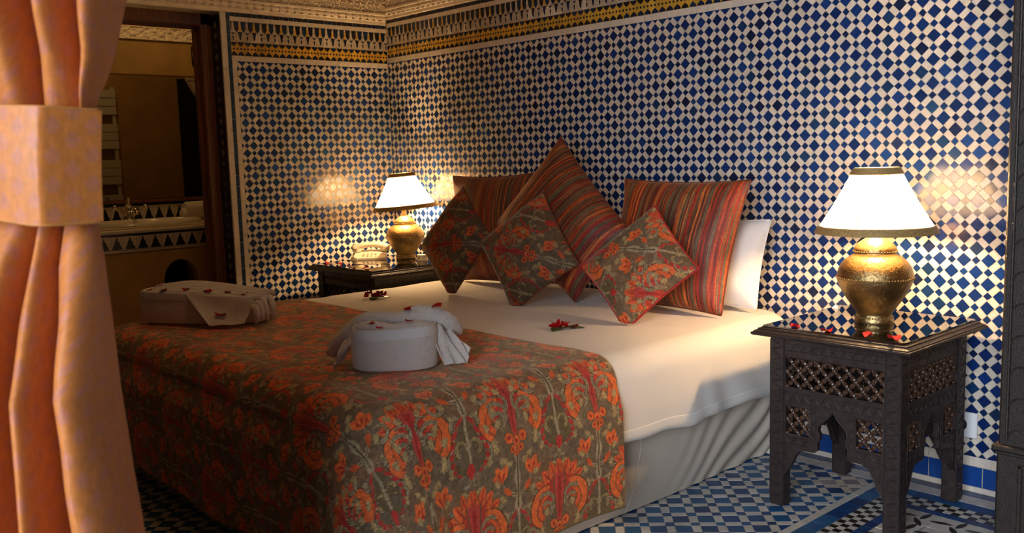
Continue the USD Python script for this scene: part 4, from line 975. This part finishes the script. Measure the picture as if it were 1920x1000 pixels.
# tie band: two facets, slightly sagging lower edge
nb, mb = 90, 60
sgrid = np.linspace(0, 1, nb); rows = []
for k in np.linspace(0, 1, mb):
    zt1 = np.interp(sgrid, [0, .5, .75, 1], [1.208, 1.205, 1.2025, 1.2000]); zb1 = np.interp(sgrid, [0, .4, .65, .8, 1], [1.068, 1.062, 1.0530, 1.0515, 1.0515])
    z = zt1*(1-k)+zb1*k
    s = np.interp(sgrid, [0, .72, 1], [-.745, -.590, -.5415])-.006*k*(sgrid > .3)-.004*k
    d = 1.19+.064*np.clip((sgrid-.70)/.30, 0, 1)**1.1+.035*np.clip((.70-sgrid)/.70, 0, 1)**1.6-.004*np.sin(k*math.pi)
    Pp = CAM*np.array((1, 1, 0))+np.outer(s, RH_)+np.outer(d, FH); Pp[:, 2] = z; rows.append(Pp)
bp = np.array(rows); th_ = np.array(FH)*.006
u_ = np.tile(np.linspace(0, .24, nb), (mb, 1)); v_ = bp[..., 2]
tb = obj(cur, 'tie_band', (bp.reshape(-1, 3), grid_faces(mb, nb)[:, ::-1]), 'curtain_satin', smooth=True, col=fleur(u_, v_, .046, .038).reshape(-1, 3)*np.array((1.0, 1.0, .9)))
obj(tb, 'band_edge', cat_m([tube(bp[0][::3]+th_*.3, .0022, 6), tube(bp[-1][::3]+th_*.3, .0022, 6)]), 'curtain_satin', smooth=True, col=(.55, .22, .05))

# ------------------------------------------------------------------ carved wooden post at the right
post = thing('wooden_post', (3.58, -.30, 0), 'dark carved wooden post with a ledge at the right edge', 'post')
PX, PY = 3.404, -.45
obj(post, 'shaft', cbx(PX, PX+.30, PY, -.02, .31, 2.6, .006), 'post_wood')
obj(post, 'base', cbx(PX-.002, PX+.30, PY-.004, -.02, 0, .30, .006), 'post_wood')
obj(post, 'ledge', cat_m([cbx(PX-.012, PX+.31, PY-.014, -.02, .300, .318, .004), cbx(PX-.006, PX+.305, PY-.008, -.02, .290, .301, .003)]), 'post_wood')
obj(post, 'panel_moulding', cat_m([cbx(PX+.055, PX+.066, PY-.010, PY, .04, .27, .002), cbx(PX+.055, PX+.25, PY-.010, PY, .262, .272, .002), cbx(PX+.055, PX+.25, PY-.010, PY, .04, .05, .002)]), 'post_wood')
cv = []
rng = np.random.RandomState(4)
for k in range(26):
    z = .36+k*.085; 
    for s in (-1, 1):
        a = np.linspace(0, 4.8, 16); r = .030*(1-a/6.5)
        cv.append(tube(np.c_[PX+.10+s*.045+s*r*np.cos(a), np.full(16, PY-.0005), z+r*np.sin(a)+.02*s], .0028, 5, caps=False))
obj(post, 'carved_scrolls', cat_m(cv), 'post_wood', smooth=True)
obj(post, 'edge_bead', tube([(PX+.022, PY-.001, .33), (PX+.022, PY-.001, 2.58)], .004, 8), 'post_wood', smooth=True)

# ------------------------------------------------------------------ wall socket, papers, phone
so = thing('wall_socket', (3.122, -.008, .225), 'white wall socket behind the right bedside table', 'socket')
SX, SZ = 3.142, .222
obj(so, 'plate', cbx(SX-.042, SX+.042, -.013, -.0045, SZ-.042, SZ+.042, .003), 'socket_plastic')
obj(so, 'recess', lathe([(0, 0), (.020, 0), (.021, .002), (.0215, .003), (.0215, 0)], 28).apply_transform(np.array([[1, 0, 0, SX-.010], [0, 0, -1, -.0133], [0, 1, 0, SZ], [0, 0, 0, 1.]])), 'socket_dark', smooth=40)
pc = thing('paper_card', (2.775, -.13, TZR), 'small folded white paper card at the back of the right bedside table', 'card')
obj(pc, 'sheet', ((np.array([(-.025, -.012, 0), (.022, -.016, 0), (.006, 0, .022), (-.006, 0, .022), (-.022, .014, 0), (.022, .012, 0)])*.55+np.array((2.762, -.135, TZR))), np.array([[0, 1, 2], [0, 2, 3], [3, 2, 5], [3, 5, 4]])), 'paper')
sc_ = thing('soap_packet', (.515, -.20, TZL), 'small white packet with a dark emblem right of the left lamp', 'packet')
o_ = np.array((.515, -.20, TZL))
obj(sc_, 'packet', cbx(.485, .545, -.215, -.19, TZL, TZL+.034, .003), 'paper')
e = np.array([(0, -.011), (.008, -.001), (.0085, .005), (.0045, .008), (0, .005), (-.0045, .008), (-.0085, .005), (-.008, -.001)])
ee = extrude(Polygon(e), .0008); obj(sc_, 'emblem', (np.c_[.506+ee.vertices[:, 0], -.2155-ee.vertices[:, 2], TZL+.018+ee.vertices[:, 1]], ee.faces[:, ::-1]), 'shade_trim')

ph = thing('telephone', (.20, -.31, TZL), 'cream corded telephone on the left bedside table', 'telephone', rotz=0.)
PO = np.array((.178, -.292, TZL)); pe = np.array((.64, .768, 0))*.74; pf = np.array((.768, -.64, 0))*.74; pz = np.array((0, 0, .74))
def PW(a, b, c): return PO+a*pe+b*pf+c*pz
hull = trimesh.convex.convex_hull(np.array([PW(a, b, c) for a, b, c in ((-.11, -.09, 0), (.11, -.09, 0), (.11, .09, 0), (-.11, .09, 0), (-.112, .088, .012), (.112, .088, .012), (-.11, -.085, .055), (.11, -.085, .055), (-.113, .0, .036), (.113, 0, .036))]))
obj(ph, 'base', hull, 'phone_plastic')
hs = spline([PW(-.125, -.050, .060), PW(-.10, -.050, .078), PW(-.05, -.050, .092), (PW(0, -.050, .096)), PW(.05, -.050, .092), PW(.10, -.050, .078), PW(.125, -.05, .060)], 30)
k_ = np.linspace(-1, 1, 30); obj(ph, 'handset', tube(hs, .0150+.010*np.abs(k_)**3-.006*(np.abs(k_) > .97), 14), 'phone_plastic', smooth=50)
for s in (-1, 1): obj(ph, 'earpiece', tube([PW(s*.10, -.05, .048), PW(s*.10, -.05, .070)], .025, 16), 'phone_plastic', smooth=40)
for i in range(4):
    for j in range(3): obj(ph, 'key', cbx(-.008, .008, -.006, .006, 0, .005, .001).apply_transform(np.vstack([np.c_[pe, pf*.93-pz*.25, pz, PW(-.045+i*.028, .012+j*.024, .034-.0075*j-.001)], [0, 0, 0, 1]])), 'phone_key')
t_ = np.linspace(0, 1, 260); cpath = spline([PW(-.114, -.03, .03), PW(-.130, .0, .012), PW(-.125, .05, .010), PW(-.11, .10, .010), PW(-.08, .125, .010)], 260)
cpath = cpath+np.c_[.0065*np.cos(t_*150), .0065*np.sin(t_*150)*.6, .0065*np.sin(t_*150)]
cpath[:, 2] = np.maximum(cpath[:, 2], TZL+.0035)
obj(ph, 'coiled_cord', tube(cpath, .0026, 5), 'phone_plastic', smooth=True)

# ------------------------------------------------------------------ folded towels on the bed cover
# front towel: folded into a round basket
t2 = thing('folded_towel', (2.24, -1.585, .553), 'white towel folded as a round basket with red petals, nearest on the bed cover', 'towel')
e1 = np.array((.66, .75, 0)); e2 = np.array((.75, -.66, 0)); ez = np.array((0, 0, 1.)); O2 = np.array((2.222, -1.575, .556))
def T2(a, b, c): return O2+np.multiply.outer(a, e1)+np.multiply.outer(b, e2)+np.multiply.outer(c, ez)
th = np.linspace(0, 2*math.pi, 96, endpoint=False); sq = lambda t, p: np.sign(t)*np.abs(t)**p
ca, sa = sq(np.cos(th), .72), sq(np.sin(th), .72)
ra, rb_ = .118, .092
prof = [(.97, .0), (1.01, .004), (1.025, .030), (1.02, .070), (1.0, .100), (.985, .112), (.965, .116), (.93, .115), (.91, .108), (.90, .085)]
rows = [T2(ra*k*ca, rb_*k*sa, np.full(96, z)+(.004*np.sin(th*2) if z > .08 else 0)) for k, z in prof]
obj(t2, 'basket_wall', (np.vstack(rows), grid_faces(len(prof), 96, True)), 'terry', smooth=True)
rows = [T2(ra*k*ca, rb_*k*sa, np.full(96, z)+.004*np.sin(th*2)+.0006*np.sin(th*60)) for k, z in ((1.012, .086), (1.0105, .0985), (.995, .1085), (.985, .112))]
obj(t2, 'woven_border', (np.vstack([r+(.0012*(np.outer(ca, e1)+np.outer(sa, e2))) for r in rows]), grid_faces(4, 96, True)), 'terry_border', smooth=True, label='ribbed woven border of the towel')
def roll(parent, name, fn, pts, rads, n=36, m=14, flat=1.0, matn='terry'):
    p = spline(pts, n); r = np.interp(np.linspace(0, 1, n), np.linspace(0, 1, len(rads)), rads)
    tm = tube(np.c_[p], r, m); 
    v = np.array(tm.vertices)
    ctr = np.repeat(p, m, axis=0); ctr = np.vstack([ctr, p[0], p[-1]])
    v[:, 2] = ctr[:, 2]+(v[:, 2]-ctr[:, 2])*flat
    v = v+.0025*(meshkit.noise(v*60, 3)[:, None]-.5)
    return obj(parent, name, (fn(v[:, 0], v[:, 1], v[:, 2]), tm.faces), matn, smooth=True)
roll(t2, 'fold', T2, [(-.10, -.01, .100), (-.05, .02, .108), (.0, .03, .104), (.06, .025, .106), (.10, 0, .100)], [.020, .026, .022, .026, .020], flat=.75)
roll(t2, 'fold', T2, [(-.115, -.045, .098), (-.06, -.035, .126), (0, -.045, .120), (.05, -.03, .128), (.10, -.03, .118)], [.022, .026, .024, .028, .024], flat=.8)
roll(t2, 'fold', T2, [(.02, -.06, .110), (.06, -.045, .135), (.105, -.03, .130), (.150, -.045, .105), (.168, -.075, .070)], [.018, .028, .030, .028, .018], flat=.85)
roll(t2, 'fold', T2, [(-.05, -.05, .118), (-.10, -.045, .112), (-.145, -.05, .075), (-.175, -.055, .045), (-.190, -.060, .022)], [.020, .024, .024, .024, .018], flat=.8)
roll(t2, 'fold', T2, [(-.06, -.085, .115), (-.11, -.085, .108), (-.15, -.09, .075), (-.178, -.095, .055), (-.19, -.10, .040)], [.020, .024, .022, .020, .014], flat=.8)
def sheet_patch(parent, name, fn, quadpts, n=20, thick=.006, bulge=.0, matn='terry'):
    """a cloth flap: bilinear patch with thickness; quadpts TL TR BR BL in local (a, b, c)"""
    q = np.array(quadpts, float); u, v = np.meshgrid(np.linspace(0, 1, n), np.linspace(0, 1, n))
    p = ((1-u)*(1-v))[..., None]*q[0]+(u*(1-v))[..., None]*q[1]+(u*v)[..., None]*q[2]+((1-u)*v)[..., None]*q[3]
    nn = np.cross(q[1]-q[0], q[3]-q[0]); nn /= np.linalg.norm(nn)+1e-9
    p = p+(bulge*np.sin(u*math.pi)*np.sin(v*math.pi)+.004*np.sin(u*9+v*5))[..., None]*nn
    b = p+nn*thick; V = np.vstack([p.reshape(-1, 3), b.reshape(-1, 3)]); f = grid_faces(n, n); N_ = n*n
    idx = np.r_[np.arange(n), np.arange(1, n)*n+n-1, (n-1)*n+np.arange(n-2, -1, -1), np.arange(n-2, 0, -1)*n]
    jn = np.roll(idx, -1); sd = np.vstack([np.c_[idx, jn, jn+N_], np.c_[idx, jn+N_, idx+N_]])
    return obj(parent, name, (fn(V[:, 0], V[:, 1], V[:, 2]), np.vstack([f[:, ::-1], f+N_, sd])), matn, smooth=35)
sheet_patch(t2, 'flap', T2, [(-.095, .02, .108), (-.145, -.02, .072), (-.172, .035, .002), (-.158, .055, .028)], bulge=.008)
sheet_patch(t2, 'flap', T2, [(.085, .030, .112), (.125, .0, .106), (.190, .035, .004), (.140, .050, .004)], bulge=-.012)
sheet_patch(t2, 'flap', T2, [(.115, -.02, .090), (.150, -.04, .085), (.205, .01, .036), (.198, .03, .003)], bulge=.008)
# back towel: longer, pleated like a slipper
t1 = thing('folded_towel', (1.05, -1.60, .553), 'white towel folded like a slipper with pleats and red petals, farthest on the bed cover', 'towel')
f1 = np.array((.82, .572, 0)); f2 = np.array((.572, -.82, 0)); O1 = np.array((1.045, -1.600, .556))
def T1(a, b, c): return O1+np.multiply.outer(a, f1)+np.multiply.outer(b, f2)+np.multiply.outer(c, ez)
rows = []
for k, zf in ((.97, .0), (1.01, .03), (1.02, .30), (1.015, .65), (1.0, .9), (.985, 1.0), (.96, 1.03), (.92, 1.0), (.90, .75)):
    a_ = .245*ca; H = np.interp(a_, [-.25, -.1, .25], [.112, .112, .092])
    rows.append(T1(a_*k, .105*sa*k*np.interp(a_, [-.25, .25], [1.0, .92]), H*zf))
obj(t1, 'outer_wall', (np.vstack(rows), grid_faces(9, 96, True)), 'terry', smooth=True)
rows = [T1(.245*ca*k, .105*sa*k*np.interp(.245*ca, [-.25, .25], [1.0, .92]), np.interp(.245*ca, [-.25, -.1, .25], [.112, .112, .092])*zf+.0008*np.sin(th*70)) for k, zf in ((1.016, .78), (1.012, .90), (1.0, .985))]
obj(t1, 'woven_border', (np.vstack([r+.0015*(np.outer(ca, f1)+np.outer(sa, f2)) for r in rows]), grid_faces(3, 96, True)), 'terry_border', smooth=True, label='ribbed woven border of the towel')
for j, (b0, b1, h0) in enumerate(((.070, .062, .106), (.042, .036, .112), (.012, .008, .116), (-.020, -.020, .120), (-.052, -.048, .120), (-.080, -.074, .114))):
    roll(t1, 'pleat', T1, [(-.205+.02*j % .03, b0*.9, h0-.004), (-.10, b0, h0+.004), (.0, b0*.98, h0), (.12, b1, h0-.012), (.245, b1+.012*(j % 2), h0-.026-.02*(j == 0))], [.014, .019, .019, .018, .016], n=40, flat=.72)
for j, (b_, h_) in enumerate(((.085, .045), (.055, .055), (.022, .060), (-.03, .062))):
    roll(t1, 'rolled_end', T1, [(.205, b_, .018+.01*j), (.235, b_+.004, h_), (.250, b_+.012, h_+.018), (.262, b_+.018, h_), (.255, b_+.016, .014)], [.010, .012, .012, .012, .010], n=22, m=10)
sheet_patch(t1, 'flap', T1, [(-.005, .104, .108), (.245, .085, .078), (.225, .125, .006), (.105, .150, .002)], bulge=-.012, n=24)
obj(t1, 'flap_border', tube(spline([T1(-.008, .108, .110), T1(.05, .132, .055), T1(.105, .154, .006)], 20), .0042, 8), 'terry_border', smooth=True)

# ------------------------------------------------------------------ petals and flowers
def petal_mesh(c, r, ang, curl, seed, cup=.5):
    rg = np.random.RandomState(seed); n, mth = 7, 18
    rr, tt = np.meshgrid(np.linspace(0, 1, n), np.linspace(0, 2*math.pi, mth, endpoint=False), indexing='ij')
    rad = r*rr*(1+.18*np.cos(tt*2+rg.rand()*6)+.10*np.sin(tt*3+rg.rand()*6)+.05*np.sin(tt*5+rg.rand()*6)*rr)
    x, y = rad*np.cos(tt)*1.1, rad*np.sin(tt)*.85
    z = curl*r*(cup*(x/r)**2*1.2+.25*(y/r)*np.abs(y/r)+.22*np.sin(tt*3+rg.rand()*6)*rr**2)
    z = z-z.min()+.0008
    ca_, sa_ = math.cos(ang), math.sin(ang)
    v = np.stack([c[0]+x*ca_-y*sa_, c[1]+x*sa_+y*ca_, c[2]+z], -1).reshape(-1, 3); f = grid_faces(n, mth, True)
    w = v.copy(); w[:, 2] += .0009
    return np.vstack([v, w]), np.vstack([f[:, ::-1], f+len(v)])
def petal(c, r, label, group, seed, curl=.9, m_='petal'):
    return obj('/World', 'flower_petal', petal_mesh(np.array(c), r, seed*1.7, curl*.6, seed), m_, smooth=True, label=label, cat='petal', group=group, loc=c)
GR = 'red petals on the right bedside table'
for k, (p, lb) in enumerate((((2.838, -.525, TZR), 'red petal nearest the bed on the right bedside table'), ((2.946, -.527, TZR), 'second red petal from the bed on the right bedside table'), ((3.072, -.528, TZR), 'red petal in front of the right lamp, third from the bed'), ((3.150, -.528, TZR), 'red petal at the front right corner of the right bedside table'))):
    petal(p, .0165, lb, GR, 31+k, 1.2)
GL = 'red petals on the left bedside table'
for k, (p, lb) in enumerate((((.200, -.565, TZL), 'leftmost red petal on the left bedside table'), ((.300, -.565, TZL), 'second red petal from the left on the left bedside table'), ((.425, -.568, TZL), 'third red petal from the left on the left bedside table'), ((.545, -.560, TZL), 'red petal at the front corner of the left bedside table'))):
    petal(p, .0150, lb, GL, 41+k, 1.0)
def onT2(a, b, c): return tuple(T2(np.array([a]), np.array([b]), np.array([c]))[0])
def onT1(a, b, c): return tuple(T1(np.array([a]), np.array([b]), np.array([c]))[0])
for k, (p, r, lb) in enumerate(((onT2(-.060, .045, .122), .013, 'red petal at the left rim of the front towel'), (onT2(-.035, .062, .114), .009, 'small red petal inside the rim of the front towel'), (onT2(.035, -.030, .146), .018, 'large red petal on the middle fold of the front towel'), (onT2(.045, .040, .126), .013, 'red petal below the middle fold of the front towel'), (onT2(.118, -.012, .156), .020, 'red petal on the right fold of the front towel'))):
    petal(p, r*.9, lb, 'red petals on the front towel', 51+k, .6)
for k, (p, r, lb) in enumerate(((onT1(-.225, .02, .116), .016, 'red petal at the left end of the back towel'), (onT1(-.195, -.02, .128), .020, 'pair of red petals at the upper left of the back towel'), (onT1(-.115, .085, .126), .019, 'first red petal from the left along the pleats of the back towel'), (onT1(-.035, .065, .126), .021, 'second red petal from the left along the pleats of the back towel'), (onT1(.055, .068, .122), .020, 'middle red petal on the pleats of the back towel'), (onT1(.125, .052, .116), .016, 'fourth red petal from the left along the pleats of the back towel'), (onT1(.185, .040, .106), .018, 'red petal at the right end of the pleats of the back towel'), (onT1(.135, .126, .046), .021, 'red petal on the hanging flap of the back towel'), (onT1(.02, -.085, .128), .017, 'red petal on the far rim of the back towel'))):
    petal((p[0], p[1], p[2]-.007), r*.80, lb, 'red petals on the back towel', 71+k, .45)
def flower(c, label, seed, leaves, petals, stamens=True, sc=1.0):
    t = thing('flower', c, label, 'flower'); c = np.array(c)
    for (a, L, w) in leaves:
        n = 12; s = np.linspace(0, 1, n); wd = w*np.sin(np.pi*np.clip(s*.97+.015, 0, 1))**.8
        mid = np.c_[s*L, np.zeros(n), .004+.006*np.sin(s*math.pi)]
        l_ = mid+np.c_[np.zeros(n), wd, -.002*np.ones(n)]; r_ = mid-np.c_[np.zeros(n), wd, .002*np.ones(n)]
        v = np.vstack([l_, mid, r_]); rot = np.array([[math.cos(a), -math.sin(a), 0], [math.sin(a), math.cos(a), 0], [0, 0, 1]])
        v = v@rot.T+c; f = grid_faces(3, n); w2_ = v.copy(); w2_[:, 2] -= .001
        obj(t, 'leaf', (np.vstack([v, w2_]), np.vstack([f[:, ::-1], f+3*n])), 'leaf', smooth=True)
    for k, (dx, dy, dz, r, cu) in enumerate(petals):
        obj(t, 'petal', petal_mesh(c+np.array((dx, dy, dz)), r, k*1.3+seed, cu, seed+k, .9), 'petal' if k % 3 != 2 else 'dark_petal', smooth=True)
    if stamens:
        for k in range(3): obj(t, 'stamen', tube([c+np.array((.008*k, .006, .012)), c+np.array((.012*k+.004, .010+.004*k, .026))], .0014, 5), 'dark_petal', smooth=True)
BT = float(top_z(np.array([2.15]), np.array([-.86]))[0])
flower((2.150, -.850, BT+.001), 'red flower with green leaves on the white sheet before the right damask cushion', 5,
       [(2.5, .072, .011), (-1.25, .058, .020), (.75, .080, .013)], [(-.018, -.01, .003, .018, .7), (.0, -.012, .005, .017, .6), (.030, .022, .003, .020, .3), (.016, .004, .005, .014, .7), (-.024, .0, .006, .010, .9)])
BT = float(top_z(np.array([1.03]), np.array([-.85]))[0])
flower((1.035, -.850, BT), 'red flower head on a leaf at the left side of the white sheet', 9,
       [(2.4, .075, .016), (-.7, .06, .02), (.8, .070, .014)], [(-.030, -.020, .004, .014, .7), (-.018, -.022, .012, .013, .8), (-.024, -.008, .016, .012, .7), (.022, .015, .005, .015, .8), (.030, .028, .010, .014, .7), (.016, .022, .018, .014, .8), (.028, .014, .022, .012, .6), (.0, 0, .006, .015, .7), (.004, -.006, .014, .011, .7)])
